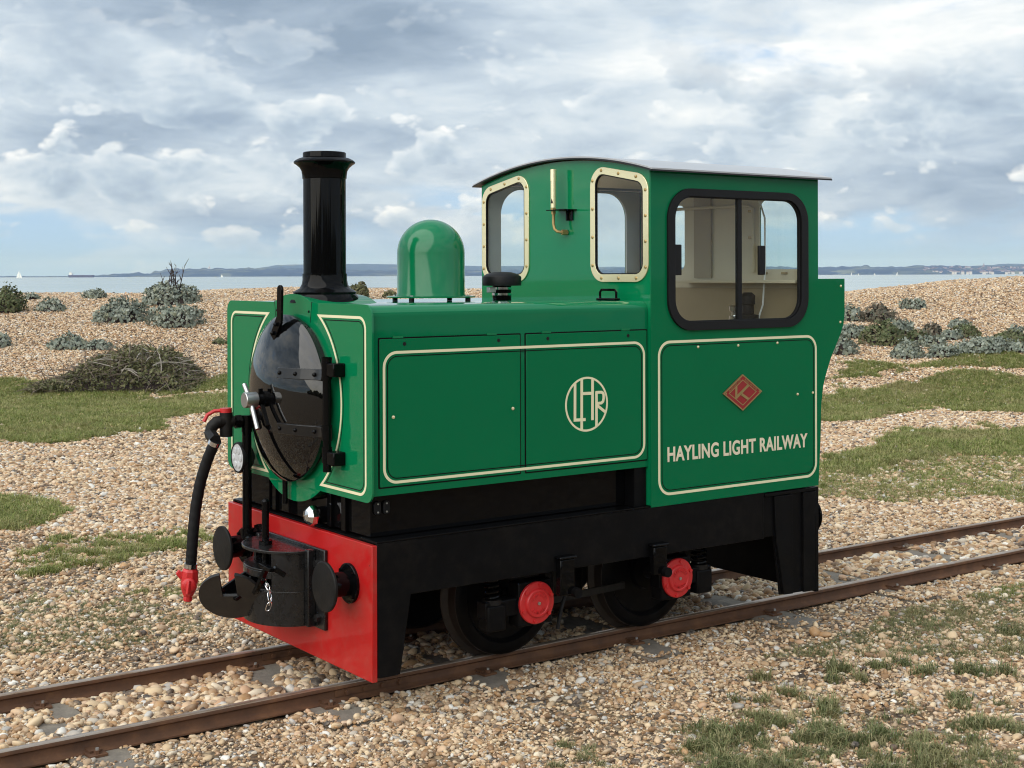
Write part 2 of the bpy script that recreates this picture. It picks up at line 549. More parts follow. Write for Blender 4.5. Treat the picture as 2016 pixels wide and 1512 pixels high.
# ------------------------------------------------------------------ mesh builder
class MB:
    def __init__(s):
        s.v, s.f, s.mi = [], [], []
        s.k = 0

    def add(s, vs, fs):
        o = len(s.v)
        s.v += [tuple(map(float, p)) for p in vs]
        s.f += [tuple(i + o for i in f) for f in fs]
        s.mi += [s.k] * len(fs)
        return s

    def box(s, x0, x1, y0, y1, z0, z1):
        vs = [(x, y, z) for x in (x0, x1) for y in (y0, y1) for z in (z0, z1)]
        return s.add(vs, [(0, 1, 3, 2), (4, 6, 7, 5), (0, 4, 5, 1), (2, 3, 7, 6), (0, 2, 6, 4), (1, 5, 7, 3)])

    def obox(s, c, ax, ay, az, hx, hy, hz):
        c, ax, ay, az = map(Vector, (c, ax, ay, az))
        vs = [c + ax * (i * hx) + ay * (j * hy) + az * (k * hz) for i in (-1, 1) for j in (-1, 1) for k in (-1, 1)]
        return s.add(vs, [(0, 1, 3, 2), (4, 6, 7, 5), (0, 4, 5, 1), (2, 3, 7, 6), (0, 2, 6, 4), (1, 5, 7, 3)])

    def bar(s, a, b, w, h, up=(0, 0, 1)):
        a, b = Vector(a), Vector(b)
        d = (b - a)
        L = d.length
        d.normalize()
        sd = d.cross(Vector(up))
        if sd.length < 1e-4:
            sd = d.cross(Vector((1, 0, 0)))
        sd.normalize()
        u = sd.cross(d)
        return s.obox((a + b) / 2, d, sd, u, L / 2, w / 2, h / 2)

    def lathe(s, prof, o=(0, 0, 0), axis=(0, 0, 1), n=40, caps=True):
        """prof: [(radius, height along axis)]"""
        o, a = Vector(o), Vector(axis).normalized()
        e1 = a.orthogonal().normalized()
        e2 = a.cross(e1)
        vs, fs = [], []
        for (r, h) in prof:
            for i in range(n):
                t = 2 * math.pi * i / n
                vs.append(o + a * h + (e1 * math.cos(t) + e2 * math.sin(t)) * r)
        for j in range(len(prof) - 1):
            for i in range(n):
                k = (i + 1) % n
                fs.append((j * n + i, j * n + k, (j + 1) * n + k, (j + 1) * n + i))
        if caps:
            fs.append(tuple(range(n))[::-1])
            fs.append(tuple((len(prof) - 1) * n + i for i in range(n)))
        return s.add(vs, fs)

    def cyl(s, a, b, r, n=24, r2=None):
        a, b = Vector(a), Vector(b)
        return s.lathe([(r, 0), (r if r2 is None else r2, (b - a).length)], a, b - a, n)

    def tube(s, pts, r, n=10, closed=False, caps=True):
        pts = [Vector(p) for p in pts]
        N = len(pts)
        rs = r if isinstance(r, (list, tuple)) else [r] * N
        vs, fs = [], []
        e = None
        for i, p in enumerate(pts):
            if closed:
                d = pts[(i + 1) % N] - pts[i - 1]
            else:
                d = pts[min(i + 1, N - 1)] - pts[max(i - 1, 0)]
            d.normalize()
            if e is None:
                e = d.orthogonal().normalized()
            e = (e - d * e.dot(d)).normalized()
            f = d.cross(e)
            for k in range(n):
                t = 2 * math.pi * k / n
                vs.append(p + (e * math.cos(t) + f * math.sin(t)) * rs[i])
        for i in range(N if closed else N - 1):
            j = (i + 1) % N
            for k in range(n):
                q = (k + 1) % n
                fs.append((i * n + k, i * n + q, j * n + q, j * n + k))
        if not closed and caps:
            fs.append(tuple(range(n))[::-1])
            fs.append(tuple((N - 1) * n + k for k in range(n)))
        return s.add(vs, fs)

    def ball(s, c, r, n=10):
        c = Vector(c)
        rr = r if isinstance(r, (tuple, list)) else (r, r, r)
        vs, fs = [], []
        for j in range(n + 1):
            a = math.pi * j / n
            for i in range(2 * n):
                b = math.pi * i / n
                vs.append(c + Vector((rr[0] * math.sin(a) * math.cos(b), rr[1] * math.sin(a) * math.sin(b), rr[2] * math.cos(a))))
        for j in range(n):
            for i in range(2 * n):
                k = (i + 1) % (2 * n)
                fs.append((j * 2 * n + i, (j + 1) * 2 * n + i, (j + 1) * 2 * n + k, j * 2 * n + k))
        return s.add(vs, fs)

    def prism(s, poly, fn, a, b):
        """poly 2D outline (convex or fan-safe n-gon) ; fn(p, q, depth) -> 3D"""
        n = len(poly)
        vs = [fn(p, q, a) for p, q in poly] + [fn(p, q, b) for p, q in poly]
        fs = [tuple(range(n))[::-1], tuple(range(n, 2 * n))]
        fs += [(i, (i + 1) % n, n + (i + 1) % n, n + i) for i in range(n)]
        return s.add(vs, fs)

    def ribbon(s, pts, w, fn, a, b, closed=False):
        """flat painted line of width w along pts; a = buried depth, b = face depth"""
        P = [Vector((p[0], p[1])) for p in pts]
        N = len(P)
        Lp, Rp = [], []
        for i in range(N):
            if closed:
                d0, d1 = P[i] - P[i - 1], P[(i + 1) % N] - P[i]
            else:
                d0 = P[i] - P[i - 1] if i else P[1] - P[0]
                d1 = P[i + 1] - P[i] if i < N - 1 else P[-1] - P[-2]
            d0.normalize()
            d1.normalize()
            n0, n1 = Vector((-d0.y, d0.x)), Vector((-d1.y, d1.x))
            m = (n0 + n1)
            m = m / max(0.35, m.length_squared) * 2
            Lp.append(P[i] + m * w / 2)
            Rp.append(P[i] - m * w / 2)
        vs = []
        for i in range(N):
            vs += [fn(*Lp[i], b), fn(*Rp[i], b), fn(*Lp[i], a), fn(*Rp[i], a)]
        fs = []
        for i in range(N if closed else N - 1):
            p, q = 4 * i, 4 * ((i + 1) % N)
            fs += [(p, p + 1, q + 1, q), (p + 2, p, q, q + 2), (p + 1, p + 3, q + 3, q + 1)]
        if not closed:
            e = 4 * (N - 1)
            fs += [(0, 2, 3, 1), (e, e + 1, e + 3, e + 2)]
        return s.add(vs, fs)

    def mesh(s, name, mats, angle=32):
        me = bpy.data.meshes.new(name)
        me.from_pydata(s.v, [], s.f)
        for m in (mats if isinstance(mats, (list, tuple)) else [mats]):
            me.materials.append(m)
        if len(me.materials) > 1:
            me.polygons.foreach_set("material_index", s.mi)
        bm = bmesh.new()
        bm.from_mesh(me)
        bmesh.ops.recalc_face_normals(bm, faces=bm.faces)
        bm.to_mesh(me)
        bm.free()
        me.polygons.foreach_set("use_smooth", [True] * len(me.polygons))
        me.set_sharp_from_angle(angle=R(angle))
        me.update()
        return me


def link(name, me, parent=None, bevel=0.0, label=None, kind=None):
    o = bpy.data.objects.new(name, me)
    COL.objects.link(o)
    if parent is not None:
        o.parent = parent
    if bevel:
        bv = o.modifiers.new("bevel", "BEVEL")
        bv.width, bv.segments, bv.limit_method, bv.angle_limit = bevel, 2, "ANGLE", R(40)
        bv.harden_normals = False
    if label:
        o["label"] = label
    if kind:
        o["kind"] = kind
    return o


def obj(name, mb, m, parent=None, bevel=0.0, label=None, kind=None, angle=32):
    return link(name, mb.mesh(name, m, angle), parent, bevel, label, kind)


def thing(name, label, cat, loc=(0, 0, 0), group=None):
    o = bpy.data.objects.new(name, None)
    COL.objects.link(o)
    o.location = loc
    o["label"], o["category"] = label, cat
    if group:
        o["group"] = group
    return o


def tag(o, label=None, cat=None, group=None, kind=None):
    for k, v in (("label", label), ("category", cat), ("group", group), ("kind", kind)):
        if v:
            o[k] = v
    return o


def rrect(x0, x1, y0, y1, r, n=8):
    pts = []
    for cx, cy, a0 in ((x1 - r, y1 - r, 0), (x0 + r, y1 - r, 90), (x0 + r, y0 + r, 180), (x1 - r, y0 + r, 270)):
        for i in range(n + 1):
            a = R(a0 + 90 * i / n)
            pts.append((cx + r * math.cos(a), cy + r * math.sin(a)))
    return pts


def rpoly(pts, r, n=7):
    """round the corners of a polygon"""
    out = []
    N = len(pts)
    rs = r if isinstance(r, (list, tuple)) else [r] * N
    for i in range(N):
        p, a, b = Vector(pts[i]), Vector(pts[i - 1]), Vector(pts[(i + 1) % N])
        if rs[i] <= 0:
            out.append(tuple(p))
            continue
        da, db = (a - p).normalized(), (b - p).normalized()
        ang = da.angle(db)
        t = rs[i] / math.tan(ang / 2)
        c = p + (da + db).normalized() * (rs[i] / math.sin(ang / 2))
        s, e = p + da * t - c, p + db * t - c
        tot = s.angle(e)
        sgn = 1 if s.x * e.y - s.y * e.x > 0 else -1
        for k in range(n + 1):
            th = sgn * tot * k / n
            out.append((c.x + s.x * math.cos(th) - s.y * math.sin(th), c.y + s.x * math.sin(th) + s.y * math.cos(th)))
    return out


def plate(name, outlines, fn, a, b, m, parent=None, bevel=0.0, label=None):
    """a sheet with holes: outlines[0] is the outside, the rest are openings; filled through a 2D curve"""
    cu = bpy.data.curves.new(name, "CURVE")
    cu.dimensions = "2D"
    cu.fill_mode = "BOTH"
    cu.extrude = 0.5
    for ol in outlines:
        sp = cu.splines.new("POLY")
        sp.points.add(len(ol) - 1)
        for q, p in zip(sp.points, ol):
            q.co = (p[0], p[1], 0, 1)
        sp.use_cyclic_u = True
    tmp = bpy.data.objects.new(name, cu)
    me = bpy.data.meshes.new_from_object(tmp)
    bpy.data.objects.remove(tmp)
    bpy.data.curves.remove(cu)
    for v in me.vertices:
        p, q, d = v.co
        v.co = fn(p, q, a if d < 0 else b)
    bm = bmesh.new()
    bm.from_mesh(me)
    bmesh.ops.remove_doubles(bm, verts=bm.verts, dist=1e-5)
    bmesh.ops.recalc_face_normals(bm, faces=bm.faces)
    bm.to_mesh(me)
    bm.free()
    me.materials.clear()
    me.materials.append(m)
    me.polygons.foreach_set("material_index", [0] * len(me.polygons))
    me.polygons.foreach_set("use_smooth", [True] * len(me.polygons))
    me.set_sharp_from_angle(angle=R(32))
    return link(name, me, parent, bevel, label)


def text_mesh(name, body, m, x0, x1, z0, z1, fn, depth, bold=0.02):
    cu = bpy.data.curves.new(name, "FONT")
    cu.body = body
    cu.extrude = 0.5
    cu.offset = bold
    cu.space_character = 1.06
    cu.resolution_u = 6
    tmp = bpy.data.objects.new(name, cu)
    me = bpy.data.meshes.new_from_object(tmp)
    bpy.data.objects.remove(tmp)
    bpy.data.curves.remove(cu)
    co = np.array([v.co[:] for v in me.vertices])
    a, b = co.min(0), co.max(0)
    for v in me.vertices:
        p = x0 + (v.co.x - a[0]) / (b[0] - a[0]) * (x1 - x0)
        q = z0 + (v.co.y - a[1]) / (b[1] - a[1]) * (z1 - z0)
        v.co = fn(p, q, depth[1] if v.co.z > 0 else depth[0])
    me.materials.clear()
    me.materials.append(m)
    me.polygons.foreach_set("material_index", [0] * len(me.polygons))
    return me


side = lambda y: (lambda p, q, d: (p, y - d, q))      # near side: depth towards the camera side
side_far = lambda y: (lambda p, q, d: (p, y + d, q))
front = lambda x: (lambda p, q, d: (x - d, p, q))     # p = y, depth towards the front


# ------------------------------------------------------------------ setting: beach, sea, far coast
def build_ground():
    us = np.concatenate([np.linspace(-400, -40, 10), np.linspace(-36, 36, 181), np.linspace(40, 400, 10)])
    ds = np.concatenate([np.linspace(-300, -12, 8), np.linspace(-10, 3, 14), np.linspace(3.2, 34, 150), np.linspace(35, 70, 24)])
    U, D = np.meshgrid(us, ds)
    X = CAM[0] + U * GR[0] + D * GF[0]
    Y = CAM[1] + U * GR[1] + D * GF[1]
    Z = ground_z(X, Y)
    nv = np.stack([X, Y, Z], -1).reshape(-1, 3)
    nx, ny = len(us), len(ds)
    idx = np.arange(nx * ny).reshape(ny, nx)
    f = np.stack([idx[:-1, :-1], idx[:-1, 1:], idx[1:, 1:], idx[1:, :-1]], -1).reshape(-1, 4)
    me = bpy.data.meshes.new("beach")
    me.from_pydata(nv.tolist(), [], f.tolist())
    me.materials.append(M["ground"])
    me.polygons.foreach_set("use_smooth", [True] * len(me.polygons))
    o = link("beach", me, kind="structure")
    o["label"] = "shingle beach rising to a long pebble bank in front of the sea"
    return o


beach = build_ground()


def build_sea():
    n = 48
    rad = [0, 200, 1000, 4000, 13000]
    vs, fs = [(0, 0, -1.6)], []
    for r in rad[1:]:
        for i in range(n):
            a = 2 * math.pi * i / n
            vs.append((r * math.cos(a), r * math.sin(a), -1.6))
    for i in range(n):
        fs.append((0, 1 + i, 1 + (i + 1) % n))
    for j in range(len(rad) - 2):
        for i in range(n):
            k = (i + 1) % n
            fs.append((1 + j * n + i, 1 + (j + 1) * n + i, 1 + (j + 1) * n + k, 1 + j * n + k))
    me = bpy.data.meshes.new("sea")
    me.from_pydata(vs, [], fs)
    me.materials.append(M["sea"])
    o = link("sea", me, kind="structure")
    o["label"] = "calm pale grey sea beyond the shingle bank"


build_sea()


def far(px, py, D):
    """world point at depth D along the view through a pixel"""
    c, d = ray(px, py)
    return c + d * D


def build_hills(name, prof, D, m, label, rough=6.0, depth=2500, seed=1):
    g = np.random.default_rng(seed)
    xs = np.arange(prof[0][0], prof[-1][0] + 1, 4.0)
    ys = np.interp(xs, [p[0] for p in prof], [p[1] for p in prof])
    jit = np.convolve(g.normal(0, 1, len(xs) + 8), np.ones(3) / 3, "same")[4:-4]
    rows = [(0.0, 0.0), (60, 0.30), (250, 0.55), (600, 0.78), (1000, 1.0), (1700, 0.9), (depth, 0.2)]
    V, nx = [], len(xs)
    for k, (dd, s) in enumerate(rows):
        for x, y, j in zip(xs, ys, jit):
            p = far(x, y, D)
            h = max(p[2] + 1.6, 2.0)
            q = far(x, y, D + dd)
            wob = 1 + 0.06 * math.sin(x * 0.05 * (k + 1) + k)
            hh = h * s * (wob if s < 1 else 1) + (rough * j if s >= .75 and k < 5 else 0) * min(1, h / 30)
            V.append((q[0], q[1], -1.6 - 1.0 * (k == 0) + max(hh, 0.0)))
    f = [(k * nx + i, k * nx + i + 1, (k + 1) * nx + i + 1, (k + 1) * nx + i) for k in range(len(rows) - 1) for i in range(nx - 1)]
    me = bpy.data.meshes.new(name)
    me.from_pydata(V, [], f)
    me.materials.append(m)
    me.polygons.foreach_set("use_smooth", [True] * len(me.polygons))
    o = link(name, me, kind="structure")
    o["label"] = label
    return o


build_hills("hills", [(-150, 544), (150, 543.5), (182, 542.5), (205, 540), (250, 537.5), (299, 537), (303, 532), (345, 528.5), (420, 526), (520, 526), (640, 527.5), (720, 529.5), (800, 531), (880, 529), (930, 531.5),
                      (1000, 530), (1100, 528), (1200, 527), (1300, 526), (1400, 525), (1500, 523.5), (1612, 523.5), (1680, 523.5), (1690, 522), (1706, 522), (1720, 523), (1800, 522.5), (1850, 521.8), (1900, 521.5), (1960, 522), (2016, 522.5), (2400, 526)],
            8200, M["hill"], "low wooded coast across the water, with pale fields", seed=3)
build_hills("hills", [(500, 541), (518, 525), (545, 519.5), (600, 518), (700, 517.5), (790, 518.5), (860, 520.5), (950, 522), (1100, 523), (1300, 525), (1500, 527), (1850, 528), (1930, 521), (1985, 517), (2016, 518), (2200, 519), (2500, 524)],
            10600, M["hill_far"], "taller blue downs far behind the wooded coast", rough=2, depth=1900, seed=5)


# ------------------------------------------------------------------ railway track
track = thing("railway_track", "rusty narrow gauge track on concrete sleepers running under the green locomotive", "railway track", (0, 0, -0.066))
TZ = -0.066


def build_track():
    prof = [(-.033, -.066), (.033, -.066), (.033, -.060), (.008, -.052), (.005, -.046), (.005, -.024), (.012, -.019), (.0165, -.016), (.0165, -.003), (.0135, 0), (-.0135, 0), (-.0165, -.003), (-.0165, -.016), (-.012, -.019), (-.005, -.024), (-.005, -.046), (-.008, -.052), (-.033, -.060)]
    n = len(prof)
    for s in (-1, 1):
        yc = s * (0.305 + 0.0165)
        mb = MB()
        xs = np.arange(-7.0, 40.01, 1.0)
        vs, fs, mi = [], [], []
        for x in xs:
            wob = 0.004 * math.sin(x * 1.7 + s) * sstep((abs(x - 1.2) - 2) / 2)
            vs += [(x, yc + p + wob, q - TZ) for p, q in prof]
        for i in range(len(xs) - 1):
            for k in range(n):
                q = (k + 1) % n
                fs.append((i * n + k, i * n + q, (i + 1) * n + q, (i + 1) * n + k))
                mi.append(1 if 8 <= k <= 10 else 0)
        mb.v, mb.f, mb.mi = vs, fs, mi
        obj("rail", mb, [M["rust"], M["railtop"]], track, angle=50, label="near rail, closest to the camera" if s < 0 else "far rail, on the seaward side")
    clip = MB()
    clip.box(-.032, .032, -.032, .030, .008, .016)
    clip.box(-.022, .022, .0, .045, .016, .024)
    clip.lathe([(.0115, .016), (.0115, .028)], (0, -.012, 0), n=6)
    clip.k = 1
    clip.lathe([(.006, .028), (.006, .036)], (0, -.012, 0), n=10)
    clip_me = clip.mesh("rail_clip", [M["rust"], M["zinc"]])
    sx = [at(px, py, "y", -.375).x for px, py in ((197, 1477), (650, 1383), (956, 1327), (1252, 1258), (1520, 1200), (1755, 1158), (1960, 1115))]
    sx = [sx[0] - 2.68, sx[0] - 1.78, sx[0] - 0.9] + sx + [sx[-1] + 0.89 * k for k in range(1, 22)]
    first = None
    for i, x in enumerate(sx):
        if first is None or i < 14:
            g = random.Random(i)
            mb = MB()
            hw = 0.105
            out = rrect(-hw, hw, -.60, .60, .02, 3)
            nn = len(out)
            vs = [(p, q, -.12) for p, q in out] + [(p + g.uniform(-.006, .006), q + g.uniform(-.006, .006), -.005) for p, q in out] + [(p * .95, q * .992, .003) for p, q in out]
            fs = [tuple(range(2 * nn, 3 * nn))] + [(a + i2, a + (i2 + 1) % nn, a + nn + (i2 + 1) % nn, a + nn + i2) for a in (0, nn) for i2 in range(nn)]
            mb.add(vs, fs)
            first = mb.mesh("sleeper", M["concrete"])
        o = link("sleeper", first, track)
        o.location = (x, 0, 0)
        o.rotation_euler = (0, 0, R(random.uniform(-1, 1)))
        for yy, rz in ((-.375, 0), (-.268, math.pi), (.268, 0), (.375, math.pi)):
            c = link("rail_clip", clip_me, o)
            c.location = (random.uniform(-.03, .03), yy, -.004)
            c.rotation_euler = (0, 0, rz + R(random.uniform(-8, 8)))
    # fish plates at the rail joint beside the front buffer beam
    xf = at(736, 1358, "y", -.335).x
    for s in (-1, 1):
        yc = s * (0.305 + 0.0165)
        for sd in (-1, 1):
            mb = MB()
            mb.box(xf - .17, xf + .17, yc + sd * .006 - .004 if sd < 0 else yc + .005, yc + sd * .006 if sd < 0 else yc + .0095, -.048 - TZ, -.022 - TZ)
            fp = obj("fishplate", mb, M["rust"], track, .001)
            for k in (-.12, -.04, .04, .12):
                b = MB()
                b.cyl((xf + k, yc + sd * .008, -.035 - TZ), (xf + k, yc + sd * .019, -.035 - TZ), .0105, 6)
                obj("bolt", b, M["rust"], fp)


build_track()

# ------------------------------------------------------------------ locomotive
loco = thing("locomotive", "small green narrow gauge locomotive with black chimney, dome and cab on the track", "locomotive", (0, 0, 0))
CZ = 1.094            # smokebox centre height
G, B = M["green"], M["black"]
FB, FT = 0.092, 0.587  # frame bottom of beams / frame top
BW = 0.634


def frames():
    # front beam
    mb = MB().box(-.0, .022, -BW, BW, FB - .012, FT)
    obj("buffer_beam", mb, M["red"], loco, .0025, "red front buffer beam")
    mb = MB().box(2.40, 2.42, -BW, BW, FB, FT)
    obj("buffer_beam", mb, M["black_satin"], loco, .0025, "black rear buffer beam")
    for s in (-1, 1):
        fn = (lambda p, q, d, s=s: (p, s * (BW - d), q))
        # main side frame with legs front and rear
        out = [(.0225, FT), (.0225, FB), (.045, FB - .004), (.120, FB - .004), (.168, .384), (1.98, .384), (2.02, .384), (2.13, .384), (2.17, .107), (2.395, .10), (2.395, FT)]
        fr = plate("side_frame", [out], fn, .022, .012, M["black_satin"], loco, .002)
        # raised faces that leave the dark vertical slots at the rear
        for nm, o in (("frame_face", [(.0225, FT + .004), (.0225, FB + .002), (.120, FB + .002), (.168, .388), (2.055, .382), (2.055, FT + .004)]),
                      ("frame_face", [(2.125, FT - .02), (2.135, .372), (2.185, .108), (2.245, .105), (2.245, FT - .02)]),
                      ("frame_face", [(2.318, FT - .02), (2.318, .102), (2.398, .10), (2.398, FT - .02)])):
            plate(nm, [o], fn, .0118, .0, M["black_satin"], fr, .002)
        # top ledge / running plate
        mb = MB().box(.0225, 1.366, s * .50 if s < 0 else .50, s * (BW - .004), FT + .0045, FT + .012) if s > 0 else MB().box(.0225, 1.366, -(BW - .004), -.50, FT + .0045, FT + .012)
        obj("footplate", mb, M["black"], loco, .001)
        # rear top capping strip under the cab
        mb = MB().box(2.06, 2.40, *(sorted((s * (BW - .012), s * (BW + .001)))), FT - .016, FT - .002)
        obj("cap_strip", mb, M["black_satin"], loco, .001)
    # black lower engine box
    mb = MB().box(.045, 1.30, -.545, .545, FT + .0125, .80)
    bx = obj("engine_box", mb, B, loco, .003)
    # posts and trims on its front
    for y in (-.36, -.245, .24, .30):
        mb = MB().box(.030, .0448, y - .016, y + .016, FT + .013, .77)
        obj("front_post", mb, B, bx, .002)
    mb = MB().box(1.3005, 1.3655, -.606, .606, FT + .0125, .765)
    obj("rear_bulkhead", mb, M["black_satin"], loco)
    # small black box with screws at the box's front corner
    for dx in (-.016, .022):
        mb = MB().prism(rrect(.088 + dx - .014, .088 + dx + .014, .685, .735, .012, 4), side(-.5452), 0, .010)
        hk = obj("vent_cover", mb, M["rubber"], bx, .001)
        for z in (.694, .726):
            obj("screw", MB().ball((.088 + dx, -.556, z), .0042, 5), M["zinc"], hk)
    # inner stretchers and deck under the loco so that it is not hollow
    mb = MB().box(.03, 2.39, -.60, .60, FT - .02, FT + .003)
    obj("deck", mb, M["black_satin"], loco)
    mb = MB()
    mb.box(1.05, 1.33, -.22, .22, .16, .40)
    mb.box(.45, 1.95, -.19, .19, .36, .55)
    mb.box(1.80, 2.3, -.28, .28, .30, .55)
    obj("transmission_case", mb, M["black_dusty"], loco, .01)


frames()


def wheels():
    for x in (.797, 1.570):
        ax = obj("axle", MB().cyl((x, -.58, .257), (x, .58, .257), .034, 20), M["black_dusty"], loco)
        for s in (-1, 1):
            mb = MB()
            prof = [(.06, .062), (.08, .06), (.085, .035), (.19, .030), (.205, .052), (.235, .052), (.246, .046), (.2535, .040), (.2565, -.008), (.262, -.014), (.281, -.020), (.281, -.030), (.272, -.036), (.19, -.03), (.06, -.03)]
            yy = s * .326
            mb.lathe([(r, h) for r, h in prof], (x, yy, .257), (0, s, 0), 64)
            w = obj("wheel", mb, M["black_satin"], loco)
            t = MB().lathe([(.247, .0425), (.2552, .0395), (.2576, -.0075), (.2632, -.0135), (.2825, -.0205), (.2825, -.0295), (.271, -.037)], (x, yy, .257), (0, s, 0), 64, caps=False)
            obj("tyre", t, M["tyre"], w)
            # horn guides, axle box
            mb = MB()
            mb.box(x - .085, x + .085, *sorted((s * .50, s * .575)), .165, .345)
            mb.box(x - (.24 if x < 1 else .09), x + (.09 if x < 1 else .22), *sorted((s * .50, s * .565)), .215, .285)
            bx = obj("axle_box", mb, M["black_satin"], loco, .006)
            # red cap
            mb = MB()
            c = (x, s * .575, .257)
            mb.lathe([(.086, 0), (.086, .010), (.083, .013), (.060, .014), (.058, .021), (.055, .024), (.048, .0245), (.0455, .0225), (.004, .0225)], c, (0, s, 0), 40)
            cap = obj("axle_cap", mb, M["red_cast"], bx, label="red cast axle box cover")
            for k in range(6):
                a = R(20 + 60 * k)
                p = Vector(c) + Vector((math.cos(a) * .074, s * .013, math.sin(a) * .074))
                mb = MB().cyl(p, p + Vector((0, s * .007, 0)), .0085, 6)
                mb2 = obj("bolt", mb, M["red_cast"], cap)
            obj("centre_bolt", MB().cyl((x, s * .597, .257), (x, s * .602, .257), .0075, 6), M["steel"], cap)
            if s < 0:
                for body, a0, top in (("ALAN KEEF", 152, True), ("LIMITED", 222, False)):
                    n = len(body)
                    for k, ch in enumerate(body):
                        if ch == " ":
                            continue
                        ang = a0 - k * (124 / (n - 1)) if top else a0 + k * (96 / (n - 1))
                        a = R(ang)
                        rr = .036
                        px, pz = x + math.cos(a) * rr, .257 + math.sin(a) * rr
                        rot = a - math.pi / 2 if top else a + math.pi / 2
                        cr, sr = math.cos(rot), math.sin(rot)
                        hw, hh = (.0042 if ch != "I" else .0016), .0065
                        fnn = lambda p, q, d, px=px, pz=pz, cr=cr, sr=sr: (px + p * cr - q * sr, -.598 - d, pz + p * sr + q * cr)
                        me = text_mesh("letter", ch, M["red_cast"], -hw, hw, -hh, hh, fnn, (-.001, .0022), .01)
                        link("letter", me, cap)
            # coil springs beside the box
            for dx in ((-.19,) if x < 1 else (.172,)):
                pts = []
                N = 70
                for i in range(N + 1):
                    t = i / N
                    a = t * 2 * math.pi * 5.0
                    pts.append((x + dx + .030 * math.cos(a), s * .535 + .030 * math.sin(a), .285 + .112 * t))
                sp = obj("spring", MB().tube(pts, .0068, 7), M["black"], bx)
                obj("spring_seat", MB().cyl((x + dx, s * .535, .270), (x + dx, s * .535, .290), .040, 20), M["black_dusty"], sp)
                mb = MB().box(x + dx - .045, x + dx + .045, s * .575 if s < 0 else .50, -.50 if s < 0 else .575, .165, .270)
                obj("spring_pocket", mb, M["black_satin"], sp, .008)
        # centre spot: nothing else
    # brake hanger brackets on the near side frame, each with a pin
    for (px, py, bx_, by) in ((1115, 1100, 1130, 1165), (1298, 1075, 1307, 1125)):
        p = at(px, py, "y", -.66)
        q = at(bx_, by, "y", -.66)
        mb = MB()
        mb.box(p.x - .035, p.x + .04, -.668, -.6345, q.z - .01, p.z)
        mb.box(p.x - .042, p.x + .047, -.676, -.63, p.z, p.z + .012)
        h = obj("brake_hanger", mb, M["black"], loco, .006)
        obj("pin", MB().cyl((q.x, -.69, q.z), (q.x, -.60, q.z), .021, 18), M["black_satin"], h)
    # small drain hose hanging between the wheels
    a, b, c = at(1115, 1165, "y", -.55), at(1103, 1200, "y", -.55), at(1098, 1238, "y", -.55)
    pts = [a.lerp(b, t).lerp(b.lerp(c, t), t) for t in np.linspace(0, 1, 12)]
    obj("drain_pipe", MB().tube(pts, .008, 8), M["rubber"], loco)
    mb = MB()
    mb.bar((.62, -.42, .20), (1.40, -.42, .22), .012, .03)
    mb.bar((.62, .42, .20), (1.40, .42, .22), .012, .03)
    obj("brake_rod", mb, M["black_dusty"], loco)


wheels()


def buffers():
    for x0, d in ((0.0, -1), (2.42, 1)):
        for y in (-.465, .452):
            z = .422
            mb = MB().lathe([(.076, 0.0005), (.076, .010), (.073, .012)], (x0, y, z), (d, 0, 0), 40)
            mb.lathe([(.047, .012), (.046, .098)], (x0, y, z), (d, 0, 0), 32)
            bf = obj("buffer", mb, M["black"], loco)
            mb = MB().lathe([(.050, .096), (.091, .100), (.0945, .103), (.0945, .110), (.091, .113), (.05, .116), (.004, .117)], (x0, y, z), (d, 0, 0), 56)
            obj("buffer_head", mb, M["black_dusty"] if d < 0 else B, bf)
            for k in range(4):
                a = R(45 + 90 * k)
                p = Vector((x0 + d * .012, y + .062 * math.cos(a), z + .062 * math.sin(a)))
                obj("bolt", MB().cyl(p, p + Vector((d * .008, 0, 0)), .008, 6), B, bf)


buffers()


